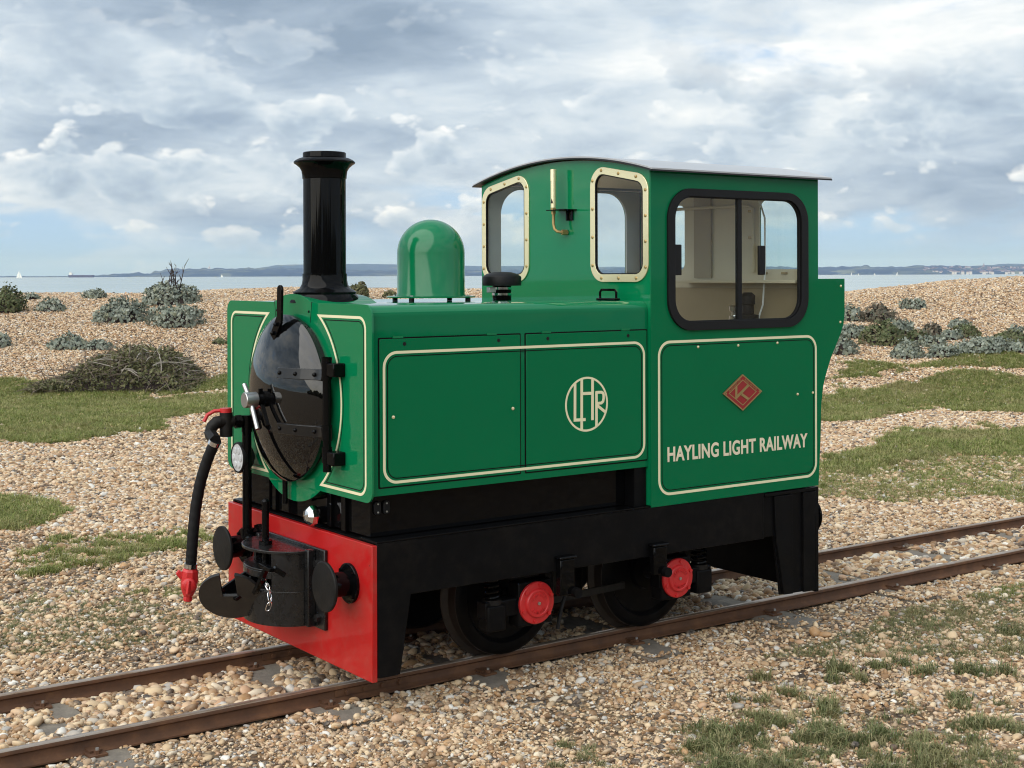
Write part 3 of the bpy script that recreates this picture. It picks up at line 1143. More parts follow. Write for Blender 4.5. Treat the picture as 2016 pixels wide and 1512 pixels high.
def coupling():
    # mounting plate and the rounded drawbar pocket in front of it
    mb = MB().box(-.016, -.0005, -.292, .322, .205, .519)
    pk = obj("coupling_pocket", mb, M["pocket"], loco, .004)
    zb, zt = .212, .505
    a, b = .205, .175      # half width, projection
    y0 = .015

    def ell(th, k=1.0):
        return (-.016 - b * k * math.sin(th), y0 + a * k * math.cos(th))
    n = 36
    ths = [math.pi * i / n for i in range(n + 1)]

    def shell(t0, t1, z0, z1, nm):
        mb = MB()
        tt = np.linspace(t0, t1, max(4, int(n * (t1 - t0) / math.pi)))
        vs, fs = [], []
        for t in tt:
            for k in (1.0, .93):
                x, y = ell(t, k)
                vs += [(x, y, z0), (x, y, z1)]
        for i in range(len(tt) - 1):
            p, q = 4 * i, 4 * i + 4
            fs += [(p, q, q + 1, p + 1), (p + 2, p + 3, q + 3, q + 2), (p + 1, q + 1, q + 3, p + 3), (p, p + 2, q + 2, q)]
        e = 4 * (len(tt) - 1)
        fs += [(0, 1, 3, 2), (e, e + 2, e + 3, e + 1)]
        mb.add(vs, fs)
        return obj(nm, mb, M["pocket"], pk, .0015)
    shell(0, math.pi, zb, .345, "pocket_wall")
    shell(R(128), math.pi, .345, zt - .012, "pocket_wall")
    shell(0, R(22), .345, zt - .012, "pocket_wall")
    shell(R(22), R(128), .393, .420, "pocket_wall")

    def deck(z0, z1, k, nm):
        poly = [ell(t, k) for t in ths]
        obj(nm, MB().prism([(y, x) for x, y in poly], lambda p, q, d: (q, p, d), z0, z1), M["pocket"], pk, .002)
    deck(zt - .012, zt, 1.035, "pocket_top")
    deck(.420, .4275, .99, "pocket_shelf")
    deck(.340, .348, .96, "pocket_shelf")
    deck(zb - .004, zb + .008, 1.0, "pocket_floor")
    for y in (-.262, -.235):
        for z in (.46,):
            obj("bolt", MB().cyl((-.016, y, z), (-.031, y, z), .0145, 6), M["pocket"], pk)
    obj("bolt", MB().cyl((-.016, -.25, .250), (-.034, -.25, .250), .0165, 6), M["pocket"], pk)
    obj("bolt", MB().cyl((-.016, .27, .46), (-.031, .27, .46), .0145, 6), M["pocket"], pk)
    # flange cheeks beside the pocket
    for ya, yb in ((-.222, -.19), (.222, .252)):
        obj("cheek", MB().box(-.05, -.0165, ya, yb, .21, .512), M["pocket"], pk, .004)
    # pin dropping through the pocket
    px, py = -.11, .03
    mb = MB().cyl((px, py, .30), (px, py, .675), .0145, 18)
    mb.cyl((px, py, zt + .0005), (px, py, zt + .016), .027, 20)
    mb.ball((px, py, .675), .0145, 8)
    obj("coupling_pin", mb, B, loco)
    # thin rod above the pin
    obj("pin_lifting_rod", MB().cyl((-.02, .035, .66), (-.02, .035, .78), .011, 12), B, loco)
    # drooping chopper coupling: bar, hook and slotted bell plate
    c = Vector((-.272, .014, .318))
    nrm = Vector((-.46, -.66, -.55)).normalized()
    e2 = Vector((-0.328, -0.459, 0.825))
    e2 = (e2 - nrm * e2.dot(nrm)).normalized()
    e1 = e2.cross(nrm).normalized()
    if e1.x < 0:
        e1 = -e1
    r = .124
    out = []
    sw = .0295
    a0 = math.degrees(math.acos(sw / r))
    for i in range(61):
        a = R(180 - a0) + R(360 - (180 - 2 * a0)) * i / 60
        out.append((r * math.cos(a), r * math.sin(a)))
    out += [(sw, .002), (-sw, .002)]
    fn = lambda p, q, d: c + e1 * p + e2 * q + nrm * d
    cp = plate("coupling", [out], fn, -.014, 0, M["coupler"], loco, .003, "slotted oval coupling plate hanging forward on its bar")
    mb = MB()
    k0 = c - nrm * .012
    root = Vector((-.15, .06, .385))
    mb.bar(k0 - e2 * .012 - e1 * .042, root, .014, .06)
    mb.bar(k0 - e2 * .012 + e1 * .042, root - Vector((.0, .05, 0)), .014, .06)
    mb.bar(k0 - e2 * .02, root - Vector((0, .025, .02)), .085, .014)
    obj("drawbar", mb, B, cp, .002)
    mb = MB()
    h0 = at(525, 1118, "x", -.235)
    h1 = at(502, 1168, "x", -.25)
    mb.bar(h0, h1, .022, .016)
    mb.bar(h0 + Vector((0, .05, .004)), h0 + Vector((0, -.045, -.002)), .022, .016)
    mb.bar(h0 + Vector((0.02, -.02, .0)), h0 + Vector((.06, -.03, -.03)), .03, .02)
    obj("drop_latch", mb, M["black"], cp, .002)
    # chain of zinc links
    chain = None
    cpts = [(524, 1147), (527, 1155), (531, 1164), (531, 1175), (532, 1184), (529, 1194)]
    ps = [at(px_, py_, "x", -.225) for px_, py_ in cpts]
    for i, p in enumerate(ps):
        d = (ps[i + 1] - p) if i < len(ps) - 1 else (p - ps[i - 1])
        d.normalize()
        e = Vector((1, 0, 0)) if i % 2 else Vector((.5, .8, 0))
        e = (e - d * e.dot(d)).normalized()
        big = 1.35 if i == len(ps) - 1 else 1.0
        pts = [p + d * (.0125 * big * math.sin(t)) + d * (.006 * (1 if math.sin(t) > 0 else -1)) + e * (.0075 * big * math.cos(t)) for t in np.linspace(0, 2 * math.pi, 17)[:-1]]
        obj("chain_link", MB().tube(pts, .0021, 6, closed=True), M["chrome"], cp)


coupling()


def casing():
    # bonnet: profile across y/z extruded along x
    CW, z0, z1, r = .616, .766, 1.476, .045
    prof = rpoly([(-CW, z0), (CW, z0), (CW, z1), (-CW, z1)], [0, 0, r, r], 8)
    mb = MB().prism(prof, lambda p, q, d: (d, p, q), .0085, 1.3695)
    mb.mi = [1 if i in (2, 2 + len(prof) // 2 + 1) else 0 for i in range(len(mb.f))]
    cs = obj("bonnet", mb, [G, M["green_shaded"]], loco)
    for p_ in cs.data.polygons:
        p_.material_index = 1 if abs(p_.normal.y) > .9 else 0  # side-facing faces take the shaded copy of the green
    # smokebox wrapper showing above the bonnet
    n = 56
    mb = MB().lathe([(.414, .010), (.414, .30), (.40, .315)], (0, 0, CZ), (1, 0, 0), 96)
    obj("smokebox", mb, M["black"] if False else M["green"], loco)
    # front panel with arch and lobe
    top, bot, hw = 1.480, .742, .637
    pts = []

    def arc(r0, z_edge, up):
        dz = abs(z_edge - CZ)
        a = math.acos(min(1, dz / r0))
        res = []
        for i in range(25):
            t = -a + 2 * a * i / 24
            res.append((r0 * math.sin(t), CZ + (1 if up else -1) * r0 * math.cos(t)))
        return res
    lower = arc(.42, bot, False)
    upper = arc(.42, top, True)
    corner = lambda cx, cz, a0: [(cx + .045 * math.cos(R(a0 + 90 * i / 7)), cz + .045 * math.sin(R(a0 + 90 * i / 7))) for i in range(8)]
    pts += lower
    pts += corner(hw - .045, bot + .045, 270) + corner(hw - .045, top - .045, 0)
    pts += upper[::-1]
    pts += corner(-hw + .045, top - .045, 90) + corner(-hw + .045, bot + .045, 180)
    fp = plate("front_panel", [pts], front(0.0), -.008, 0, G, loco, .0015)
    # arch seam strips on the panel
    for s in (-1, 1):
        mb = MB().ribbon([(s * .165, 1.483), (s * .152, 1.40)], .003, front(0), -.001, .0008)
        obj("seam", mb, M["black_satin"], fp)
        obj("rivet", MB().ball((-.001, s * .142, 1.445), .005, 6), M["black_satin"], fp)
    # cream lining, one shaped panel each side, with a thin black line inside it
    for s in (-1, 1):
        def loop(ins, rr):
            ro = .405 + ins
            zt, zb_, yo = 1.430 - ins, .768 + ins, .590 - ins
            at_ = math.acos((zt - CZ) / ro)
            ab = math.acos((CZ - zb_) / ro)
            p = [(ro * math.sin(at_), zt)]
            cc = .045 - ins * .6
            p += [(yo - cc + cc * math.sin(R(90 * i / 8)), zt - cc + cc * math.cos(R(90 * i / 8))) for i in range(9)]
            p += [(yo - cc + cc * math.cos(R(90 * i / 8)), zb_ + cc - cc * math.sin(R(90 * i / 8))) for i in range(9)]
            p += [(ro * math.sin(ab), zb_)]
            p += [(ro * math.sin(t), CZ - ro * math.cos(t)) for t in np.linspace(ab, math.pi - at_, 30)[1:-1]]
            return [(s * y, z) for y, z in p]
        obj("lining", MB().ribbon(loop(0, .045), .0105, front(0), -.001, .0010, closed=True), M["cream"], fp)
        obj("lining", MB().ribbon(loop(.0145, .045), .0035, front(0), -.001, .0008, closed=True), M["black_satin"], fp)
    # engine doors on both sides
    for s in (-1, 1):
        fn = (lambda p, q, d, s=s: (p, s * (CW + d), q))
        for di, (x0, x1) in enumerate(((.043, .690), (.720, 1.360))):
            zb_, zt = .798, 1.350
            plate("door_gap_shade", [rrect(x0 - .0055, x1 + .0055, zb_ - .0055, zt + .0055, .005, 2)], fn, -.002, .0009, M["black_satin"], loco)  # black plate painted in for the dark of the gap round each door
            dr = plate("engine_door", [rrect(x0, x1, zb_, zt, .004, 2)], fn, .001, .0042, M["green_shaded"], loco, .0012)
            if s < 0:
                for hx in ((.151, .585) if di == 0 else (.829, 1.256)):
                    obj("key_hole", MB().cyl((hx, -CW - .004, 1.330), (hx, -CW - .0052, 1.330), .0075, 16), M["rubber"], dr)
                if di == 0:
                    for hx in (.101, .653):
                        obj("screw", MB().lathe([(.0068, .004), (.0062, .007), (.003, .0085)], (hx, -CW, 1.057), (0, -1, 0), 12), M["brass"], dr)
                for hx in ((.10, .53) if di == 0 else (.80, 1.22)):
                    obj("hinge", MB().box(hx, hx + .045, -CW - .005, -CW, 1.352, 1.3605), G, dr)
        obj("lining", MB().ribbon(rrect(.0615, 1.3445, .8125, 1.299, .055, 9), .0105, fn, .003, .0052, True), M["cream"], loco, label="cream line round both engine doors")
        obj("lining", MB().ribbon(rrect(.0615 + .0145, 1.3445 - .0145, .8125 + .0145, 1.299 - .0145, .043, 9), .0035, fn, .003, .0050, True), M["black_satin"], loco)
    # small black grab loop on top of the bonnet near the cab
    p = at(1190, 597, "z", 1.476)
    x, y = 1.305, -.43
    p0 = at(1177, 594, "x", x)
    pts = [(x, y + .055, 1.477), (x, y + .055, 1.512), (x, y + .045, 1.522), (x, y - .045, 1.522), (x, y - .055, 1.512), (x, y - .055, 1.477)]
    gl = obj("grab_loop", MB().tube(pts, .0055, 8), B, loco)
    obj("loop_base", MB().box(x - .018, x + .018, y - .062, y + .062, 1.4765, 1.486), B, gl, .003)


casing()


def emblem():
    """interlaced letters L H R in a ring"""
    cx, cz, yf = 1.030, 1.053, -.6202
    em = None
    k = 0
    fn = lambda p, q, d: (cx + p, yf - d, cz + q)

    def uv(X, Y):
        return ((X - 635) * .000269, -(Y - (763 - .053 * (X - 635))) * .000209)
    ring = [(.109 * math.cos(R(a)), .109 * math.sin(R(a))) for a in range(0, 360, 5)]
    em = obj("emblem", MB().ribbon(ring, .0085, fn, -.0005, .0010, True), M["cream"], loco, label="cream ring emblem with interlaced letters L H R")
    strokes = [("letter_l", [(407, 345), (403, 1072), (612, 1066)], .0128),
               ("letter_h", [(538, 262), (534, 1285)], .0128), ("letter_h", [(752, 250), (747, 1082)], .0128), ("letter_h", [(540, 553), (752, 548)], .0125),
               ("letter_r", [(828, 512), (826, 1215)], .0122),
               ("letter_r", [(815, 533), (925, 530), (955, 545), (970, 580), (972, 650), (958, 715), (925, 745), (840, 752)], .0118),
               ("letter_r", [(845, 795), (1000, 925)], .0118)]
    for i, (nm, pts, w) in enumerate(strokes):
        obj(nm, MB().ribbon([uv(*p) for p in pts], w, fn, -.0005, .0011 + .0001 * (i + 1)), M["cream"], em)


emblem()


def smokebox_door():
    c = Vector((0, -.004, CZ))
    r, dep = .337, .085
    prof = [(r - .014, -.001), (r - .014, .018), (r, .020), (r, .036), (r - .004, .0405)]
    RR = (r * r + dep * dep) / (2 * dep)
    for i in range(1, 15):
        t = 1 - i / 14
        rr = (r - .004) * t
        prof.append((max(rr, .002), .0405 + math.sqrt(RR * RR - rr * rr) - (RR - dep)))
    mb = MB().lathe(prof, c, (-1, 0, 0), 96)
    dr = obj("smokebox_door", mb, M["black_gloss"], loco, angle=40)

    def dish(y, z):
        rr = math.hypot(y - c.y, z - c.z)
        return -(.0405 + math.sqrt(max(0, RR * RR - rr * rr)) - (RR - dep))
    # hinge straps following the dish
    for z in (1.205, .985):
        z = z
        mb = MB()
        ys = np.linspace(-.095, -.345, 14)
        vs, fs = [], []
        for y in ys:
            for zz in (z - .021, z + .021):
                x = dish(max(y, -.31), zz)
                vs += [(x - .007, y, zz), (x + .006, y, zz)]
        for i in range(len(ys) - 1):
            p, q = 4 * i, 4 * i + 4
            fs += [(p, q, q + 2, p + 2), (p + 1, p + 3, q + 3, q + 1), (p, p + 1, q + 1, q), (p + 2, q + 2, q + 3, p + 3)]
        e = 4 * (len(ys) - 1)
        fs += [(0, 2, 3, 1), (e, e + 1, e + 3, e + 2)]
        mb.add(vs, fs)
        st = obj("hinge_strap", mb, M["strap"], dr, .002)
        for y in (-.112, -.205, -.298):
            obj("rivet", MB().ball((dish(y, z) - .0075, y, z), .0085, 7), M["black"], st)
    # hinge post with brackets to the panel
    hx, hy = -.040, -.363
    mb = MB().cyl((hx, hy, .835), (hx, hy, 1.275), .0165, 20)
    for z0, z1 in ((1.19, 1.275), (.955, 1.015), (.87, .93)):
        mb.cyl((hx, hy, z0), (hx, hy, z1), .0205, 20)
    hp = obj("hinge_post", mb, M["black"], loco)
    for z in (1.228, .890):
        mb = MB().box(-.052, -.0005, hy - .075, hy - .012, z - .026, z + .026)
        obj("hinge_bracket", mb, M["black"], hp, .004)
    # dart handle at the centre
    x0 = dish(0, CZ)
    hub = MB().lathe([(.032, -.002), (.032, .012), (.024, .014), (.024, .040)], (x0, c.y, CZ), (-1, 0, 0), 28)
    dh = obj("dart_handle", hub, M["black"], dr)
    obj("hub", MB().lathe([(.0305, .040), (.031, .043), (.031, .090), (.029, .0925), (.004, .0925)], (x0, c.y, CZ), (-1, 0, 0), 32), M["steel"], dh) if False else None
    mb = MB().lathe([(.0305, .040), (.031, .043), (.031, .090), (.029, .0925), (.004, .0925)], (x0, c.y, CZ), (-1, 0, 0), 32)
    obj("locking_wheel", mb, M["steel"], dr)
    for (px, py), L in (((481, 757), 1), ((507, 845), 1)):
        e = at(px, py, "x", x0 - .065)
        d = (e - Vector((x0 - .065, c.y, CZ)))
        s0 = Vector((x0 - .065, c.y, CZ)) + d.normalized() * .028
        obj("locking_lever", MB().cyl(s0, e, .0095, 14), M["steel"], dr)
    e = at(513, 765, "x", x0 - .02)
    obj("dart_lever", MB().bar(Vector((x0 - .02, c.y, CZ)), e, .016, .010), M["black"], dr)
    e = at(527, 838, "x", x0 - .02)
    obj("dart_lever", MB().bar(Vector((x0 - .02, c.y, CZ)), e, .016, .010), M["black"], dr)
    # lamp iron on the top edge: plate bolted to the dish, upright tab above
    x1 = dish(.03, CZ + .28) - .006
    q0, q1 = at(538, 665, "x", x1 - .006), at(551, 628, "x", x1 - .004)
    q2 = at(552, 561, "x", x1 - .004)
    mb = MB().bar(q0, q1, .012, .045, (0, 1, 0))
    li = obj("lamp_iron", mb, M["black"], loco, .002)
    w = .020
    out = [(q1.y - w, q1.z - .01), (q1.y + w, q1.z - .01), (q2.y + w, q2.z - .02)] + [(q2.y + w * math.cos(t), q2.z - .02 + w * math.sin(t)) for t in np.linspace(.2, math.pi - .2, 8)] + [(q2.y - w, q2.z - .02)]
    obj("upright_tab", MB().prism(out, front(x1 - .004), -.005, .006), M["black"], li, .002)
    for t in (.25, .72):
        p = q0.lerp(q1, t)
        obj("bolt", MB().ball(p + Vector((-.012, 0, 0)), .009, 6), M["black"], li)


smokebox_door()


def chimney():
    x = .147
    prof = [(.150, 1.478), (.148, 1.490), (.128, 1.5115), (.130, 1.520), (.122, 1.526), (.104, 1.536), (.095, 1.552), (.0915, 1.570), (.0915, 1.596), (.0875, 1.597), (.0875, 1.985), (.0905, 1.987), (.0915, 1.998), (.094, 2.018), (.102, 2.032), (.116, 2.044), (.1255, 2.050),
            (.126, 2.056), (.118, 2.063), (.104, 2.070), (.0885, 2.074), (.0885, 2.092), (.086, 2.095), (.076, 2.095), (.075, 2.02), (.07, 1.9)]
    mb = MB().lathe(prof, (x, 0, 0), (0, 0, 1), 64, caps=True)
    obj("chimney", mb, M["black"], loco, angle=38)


chimney()


def dome():
    x, r = .665, .147
    zb = 1.4985
    prof = [(.004, zb), (r + .004, zb), (r + .003, zb + .006), (r, zb + .012), (r, 1.683)]
    for i in range(1, 15):
        a = R(90 * i / 14)
        prof.append((max(.003, r * math.cos(a)), 1.683 + r * math.sin(a)))
    d = obj("dome", MB().lathe(prof, (x, 0, 0), (0, 0, 1), 64), M["green_dome"], loco)
    obj("dome_flange", MB().lathe([(.192, 1.4915), (.193, 1.493), (.193, 1.4965), (.19, 1.498)], (x, 0, 0), (0, 0, 1), 48), G, d)
    for k in range(4):
        a = R(45 + 90 * k - 15)
        p = (x + .178 * math.cos(a), .178 * math.sin(a))
        obj("leg", MB().cyl((p[0], p[1], 1.4762), (p[0], p[1], 1.491), .0115, 14), M["rubber"], d)
        obj("bolt", MB().cyl((p[0], p[1], 1.498), (p[0], p[1], 1.503), .008, 6), M["zinc"], d)


dome()


def air_intake():
    p = at(988, 545, "y", -.05)
    x, y = p.x, p.y
    mb = MB().lathe([(.046, 1.540), (.086, 1.541), (.087, 1.545), (.087, 1.578), (.084, 1.583), (.066, 1.594), (.040, 1.601), (.005, 1.603)], (x, y, 0), (0, 0, 1), 44)
    ai = obj("air_intake", mb, M["rubber"], loco)
    obj("intake_stem", MB().lathe([(.042, 1.4765), (.042, 1.54)], (x, y, 0), (0, 0, 1), 32), M["black"], ai)
    for z in (1.497, 1.523):
        obj("clamp_band", MB().lathe([(.0422, z), (.0445, z + .001), (.0445, z + .011), (.0422, z + .012)], (x, y, 0), (0, 0, 1), 32), M["chrome"], ai)
    obj("clamp_screw", MB().box(x - .075, x - .040, y - .012, y + .012, 1.510, 1.535), M["zinc"], ai, .002)


air_intake()

CX0, CX1, CW2 = 1.371, 2.420, .635


def roof_z(y):
    Rr = 2.62
    return 2.118 - (Rr - math.sqrt(Rr * Rr - y * y))


def cab():
    # near side sheet with window opening and the bunker side behind it
    tail = []
    for px, py in ((1616, 860), (1617, 800), (1621, 760), (1627, 735), (1636, 705), (1646, 680), (1656, 655), (1661, 638)):
        p = at(px, py, "y", -CW2)
        tail.append((p.x, p.z))
    zt = roof_z(CW2) - .004
    for s in (-1, 1):
        out = [(CX0, .592), (CX1, .592)] + tail + [(2.606, 1.40), (2.606, 1.566), (CX1, 1.566), (CX1, zt), (CX0, zt)]
        fn = (lambda p, q, d, s=s: (p, s * (CW2 + d), q))
        hole = rrect(1.480, 2.318, 1.362, 1.945, .115, 10) if s < 0 else rpoly([(1.478, .66), (2.31, .66), (2.31, 2.022), (1.478, 2.022)], [.02, .02, .13, .13], 10)
        sd = plate("cab_side", [out, hole], fn, -.005, 0, M["green_shaded"], loco, .0012, "seaward cab side with an open doorway" if s > 0 else "camera side of the cab with window and lettering")
        # cream inner lining
        out2 = [(CX0 + .006, .60), (CX1 - .018, .60), (CX1 - .018, zt - .004), (CX0 + .006, zt - .004)]
        plate("inner_sheet", [out2, hole], fn, -.0165, -.0055, M["interior_grey"] if s > 0 else M["interior"], sd)
        if s < 0:
            # cream lining round the lower panel
            obj("lining", MB().ribbon(rrect(1.4165, 2.402, .6415, 1.297, .062, 9), .0115, fn, -.0005, .0010, True), M["cream"], sd)
            obj("lining", MB().ribbon(rrect(1.4165 + .016, 2.402 - .016, .6415 + .016, 1.297 - .016, .048, 9), .0035, fn, -.0005, .0008, True), M["black_satin"], sd)
            for px, py in ((1374, 683), (1453, 680), (1530, 675), (1570, 776), (1600, 773), (1655, 563), (1654, 634)):
                p = at(px, py, "y", -CW2)
                obj("screw", MB().lathe([(.0062, 0), (.0058, .003), (.002, .005)], (p.x, -CW2, p.z), (0, -1, 0), 10), M["brass"], sd)
    # front sheet, with the two shaped window openings
    yy = np.linspace(-CW2 + .0055, CW2 - .0055, 41)
    outl = [(yy[0], .60), (yy[-1], .60)] + [(y, roof_z(y) - .006) for y in yy[::-1]]

    def win(s, ins):
        q = [(.233, 1.556), (.625, 1.556), (.625, 2.016), (.233, 2.083)]
        rr = .085 - ins
        pts = rpoly([(q[0][0] + ins, q[0][1] + ins), (q[1][0] - ins, q[1][1] + ins), (q[2][0] - ins, q[2][1] - ins * .9), (q[3][0] + ins, q[3][1] - ins * 1.1)], rr, 9)
        return [(s * p, z) for p, z in pts]
    fs = plate("cab_front", [outl, win(1, .028), win(-1, .028)], front(CX0), -.005, 0, G, loco, .0012)
    plate("inner_sheet", [[(p * .985, z) for p, z in outl], win(1, .028), win(-1, .028)], front(CX0 + .0055), -.010, 0, M["interior"], fs)
    for s in (-1, 1):
        fw = plate("front_window", [win(s, 0), win(s, .034)], front(CX0), .0, .006, M["brass"], loco, .0015, "brass framed cab front window")
        plate("pane", [win(s, .026)], front(CX0), -.004, -.001, M["glass"], fw)
        plate("gasket", [win(s, .0338), win(s, .0385)], front(CX0), -.006, .0055, M["rubber"], fw)
        q = [(.233, 1.556), (.625, 1.556), (.625, 2.016), (.233, 2.083)]
        sc = []
        m_ = .017
        for t in (.20, .5, .80):
            sc.append((.233 + .392 * t, 1.556 + m_))
            sc.append((.233 + .392 * t, 2.083 - .067 * t - m_))
        for t in (.14, .38, .62, .86):
            sc.append((.233 + m_, 1.556 + .527 * t))
            sc.append((.625 - m_, 1.556 + .46 * t))
        for y, z in sc:
            obj("screw", MB().lathe([(.0075, .0055), (.0068, .0085), (.003, .0105)], (CX0, s * y, z), (-1, 0, 0), 12), M["gold"], fw)
    # rear sheet with two windows, cream inside
    rw = [rpoly([(s * a, z0) for a, z0 in ((.268, 1.612), (.56, 1.612), (.56, 1.95), (.268, 1.95))], .035, 5) for s in (1, -1)]
    rs = plate("cab_rear", [outl] + rw, (lambda p, q, d: (CX1 - .0005 - d, p, q)), 0.0, .005, G, loco, .001)
    plate("inner_sheet", [[(p * .97, z) for p, z in outl]] + rw, (lambda p, q, d: (CX1 - .0005 - d, p, q)), .0055, .012, M["interior"], rs)
    for w_ in rw:
        plate("pane", [w_], (lambda p, q, d: (CX1 - .004 - d, p, q)), 0, .003, M["glass"], rs)
    for y, z in ((-.22, 1.90), (-.22, 1.77), (-.31, 1.593), (-.44, 1.593)):
        obj("catch", MB().box(CX1 - .03, CX1 - .0126, y - .014, y + .014, z - .006, z + .006), M["gold"], rs, .002)
    # bunker behind the cab
    bk = [(CX1 + .0005, .60)] + [(x - .004, z) for x, z in tail] + [(2.602, 1.40), (2.602, 1.56), (CX1 + .0005, 1.56)]
    plate("bunker", [bk], (lambda p, q, d: (p, d, q)), -CW2 + .0005, CW2 - .0005, G, loco, .0)
    # roof: thin curved sheet
    ys = np.linspace(-.674, .674, 49)
    for nm, d0, d1, mm, xa, xb in (("cab_roof", .0055, .012, M["roof"], 1.345, 2.470),):
        mb = MB()
        mb.k = 0
        pr = [(y, roof_z(y) + d1) for y in ys] + [(y, roof_z(y) + d0) for y in ys[::-1]]
        mb.prism(pr, lambda p, q, d: (d, p, q), xa, xb)
        rf = obj(nm, mb, mm, loco)
        mb = MB()
        pr = [(y, roof_z(y) + d0 - .0005) for y in ys] + [(y, roof_z(y) + d0 - .007) for y in ys[::-1]]
        mb.prism(pr, lambda p, q, d: (d, p, q), xa - .004, xb + .004)
        obj("roof_edge", mb, M["roof_under"], rf)
        mb = MB()
        ys2 = ys[4:-4]
        pr = [(y, roof_z(y) - .003) for y in ys2] + [(y, roof_z(y) - .010) for y in ys2[::-1]]
        mb.prism(pr, lambda p, q, d: (d, p, q), CX0 + .02, CX1 - .02)
        obj("ceiling", mb, M["interior"], rf)
    # floor, shelf, controls inside
    obj("cab_floor", MB().box(CX0 + .02, CX1 - .02, -.615, .615, .60, .62), M["black_dusty"], loco)
    obj("rear_shelf", MB().box(2.30, 2.404, -.60, .24, 1.545, 1.56), M["interior"], loco, .002)
    obj("lower_lining", MB().box(2.385, 2.404, -.60, .60, .70, 1.52), M["interior_low"], loco)
    cb = [(2.30, -.34, 1.98), (2.33, -.35, 1.93), (2.35, -.36, 1.86), (2.35, -.36, 1.60), (2.34, -.355, 1.44), (2.31, -.33, 1.32), (2.27, -.28, 1.24)]
    obj("cable", MB().tube(cb, .0045, 8), M["hull_white"], loco)
    obj("wall_panel", MB().box(2.394, 2.403, .06, .185, 1.57, 1.985), M["interior_low"], loco, .001)
    obj("conduit", MB().tube([(2.395, .56, 1.93), (2.395, .25, 1.93), (2.395, -.20, 1.93), (2.395, -.235, 1.915), (2.395, -.24, 1.60)], .008, 8), M["interior"], loco)
    mb = MB().box(1.95, 2.38, -.25, .30, .62, 1.12)
    obj("driver_seat", mb, M["black_dusty"], loco, .03)
    ds = obj("control_desk", MB().box(1.40, 1.62, -.50, .20, .62, 1.35), M["interior"], loco, .01)
    # brake valve seen through the side window
    p = at(1472, 600, "y", -.30)
    bv = obj("brake_valve", MB().lathe([(.035, -.16), (.035, -.11), (.055, -.10), (.055, -.05), (.03, -.045), (.03, .0), (.036, .005), (.036, .045), (.02, .06)], (p.x, p.y, p.z), n=20), M["rubber"], loco)
    for dx in (-.035, .045):
        obj("brass_pipe", MB().cyl((p.x + dx, p.y, p.z - .26), (p.x + dx, p.y, p.z - .10), .013, 12), M["brass"], bv)
    q = at(1446, 622, "y", -.40)
    obj("chrome_lever", MB().lathe([(.014, -.12), (.014, -.02), (.026, -.018), (.026, .0), (.014, .004), (.014, .02), (.026, .024), (.028, .045), (.01, .055)], (q.x, q.y, q.z), n=16), M["chrome"], bv)
    # side window: rubber frame, sliding panes, mullion, handles
    fn = (lambda p, q, d: (p, -CW2 - d, q))
    sw = plate("side_window", [rrect(1.463, 2.340, 1.344, 1.963, .135, 12), rrect(1.503, 2.296, 1.381, 1.929, .100, 12)], fn, -.004, .013, M["rubber"], loco, .004, "sliding cab side window in a black rubber frame")
    plate("inner_frame", [rrect(1.496, 2.303, 1.374, 1.936, .105, 12), rrect(1.509, 2.288, 1.386, 1.924, .094, 12)], fn, -.012, .004, M["rubber"], sw, .001)
    for x0, x1, dd in ((1.498, 1.912, -.004), (1.892, 2.300, -.010)):
        plate("pane", [[(x0, 1.376), (x1, 1.376), (x1, 1.934), (x0, 1.934)]], fn, dd - .003, dd, M["glass"], sw)
    obj("mullion", MB().box(1.890, 1.915, -CW2 - .002, -CW2 + .016, 1.379, 1.931), M["rubber"], sw, .001)
    for hx in (1.522, 2.037):
        h0, h1 = (1.585, 1.718)
        obj("pane_handle", MB().box(hx - .020, hx + .020, -CW2 - .010, -CW2 + .003, h0, h1), M["rubber"], sw, .003)
    # whistle on the front sheet
    xw = CX0
    P0, P1 = at(1089, 333, "x", xw - .05), at(1090, 409, "x", xw - .05)
    yw = (P0.y + P1.y) / 2
    mb = MB().lathe([(.013, 0), (.013, P0.z - P1.z - .055), (.0145, P0.z - P1.z - .055), (.0145, P0.z - P1.z - .002), (.010, P0.z - P1.z)][::1], (xw - .05, yw, P1.z), n=6 * 3)
    wh = obj("whistle", mb, M["brass"], loco)
    obj("whistle_mouth", MB().prism([(-.006, 0), (.006, 0), (0, .022)], (lambda p, q, d: (xw - .064 + d, yw + p - .004, P1.z + .02 + q)), 0, .0035), M["rubber"], wh)
    mb = MB().lathe([(.011, -.030), (.011, -.012), (.014, -.011), (.014, -.002)], (xw - .05, yw, P1.z), n=6)
    obj("union_nut", mb, M["gold"], wh)
    br = at(1106, 424, "x", xw)
    mb = MB().box(xw - .075, xw, yw - .11, yw + .024, P1.z - .014, P1.z - .010)
    mb.box(xw - .006, xw, yw - .085, yw - .035, P1.z - .060, P1.z - .010)
    obj("bracket", mb, B, wh)
    zz = P1.z
    pts = [(xw - .05, yw, zz - .03), (xw - .05, yw, zz - .075), (xw - .05, yw - .008, zz - .098), (xw - .045, yw - .022, zz - .110), (xw - .03, yw - .035, zz - .114), (xw + .01, yw - .045, zz - .114)]
    obj("steam_pipe", MB().tube(pts, .0068, 10), M["gold"], wh)
    obj("union_nut", MB().cyl((xw - .030, yw - .035, zz - .114), (xw - .003, yw - .041, zz - .114), .013, 6), M["gold"], wh)


cab()


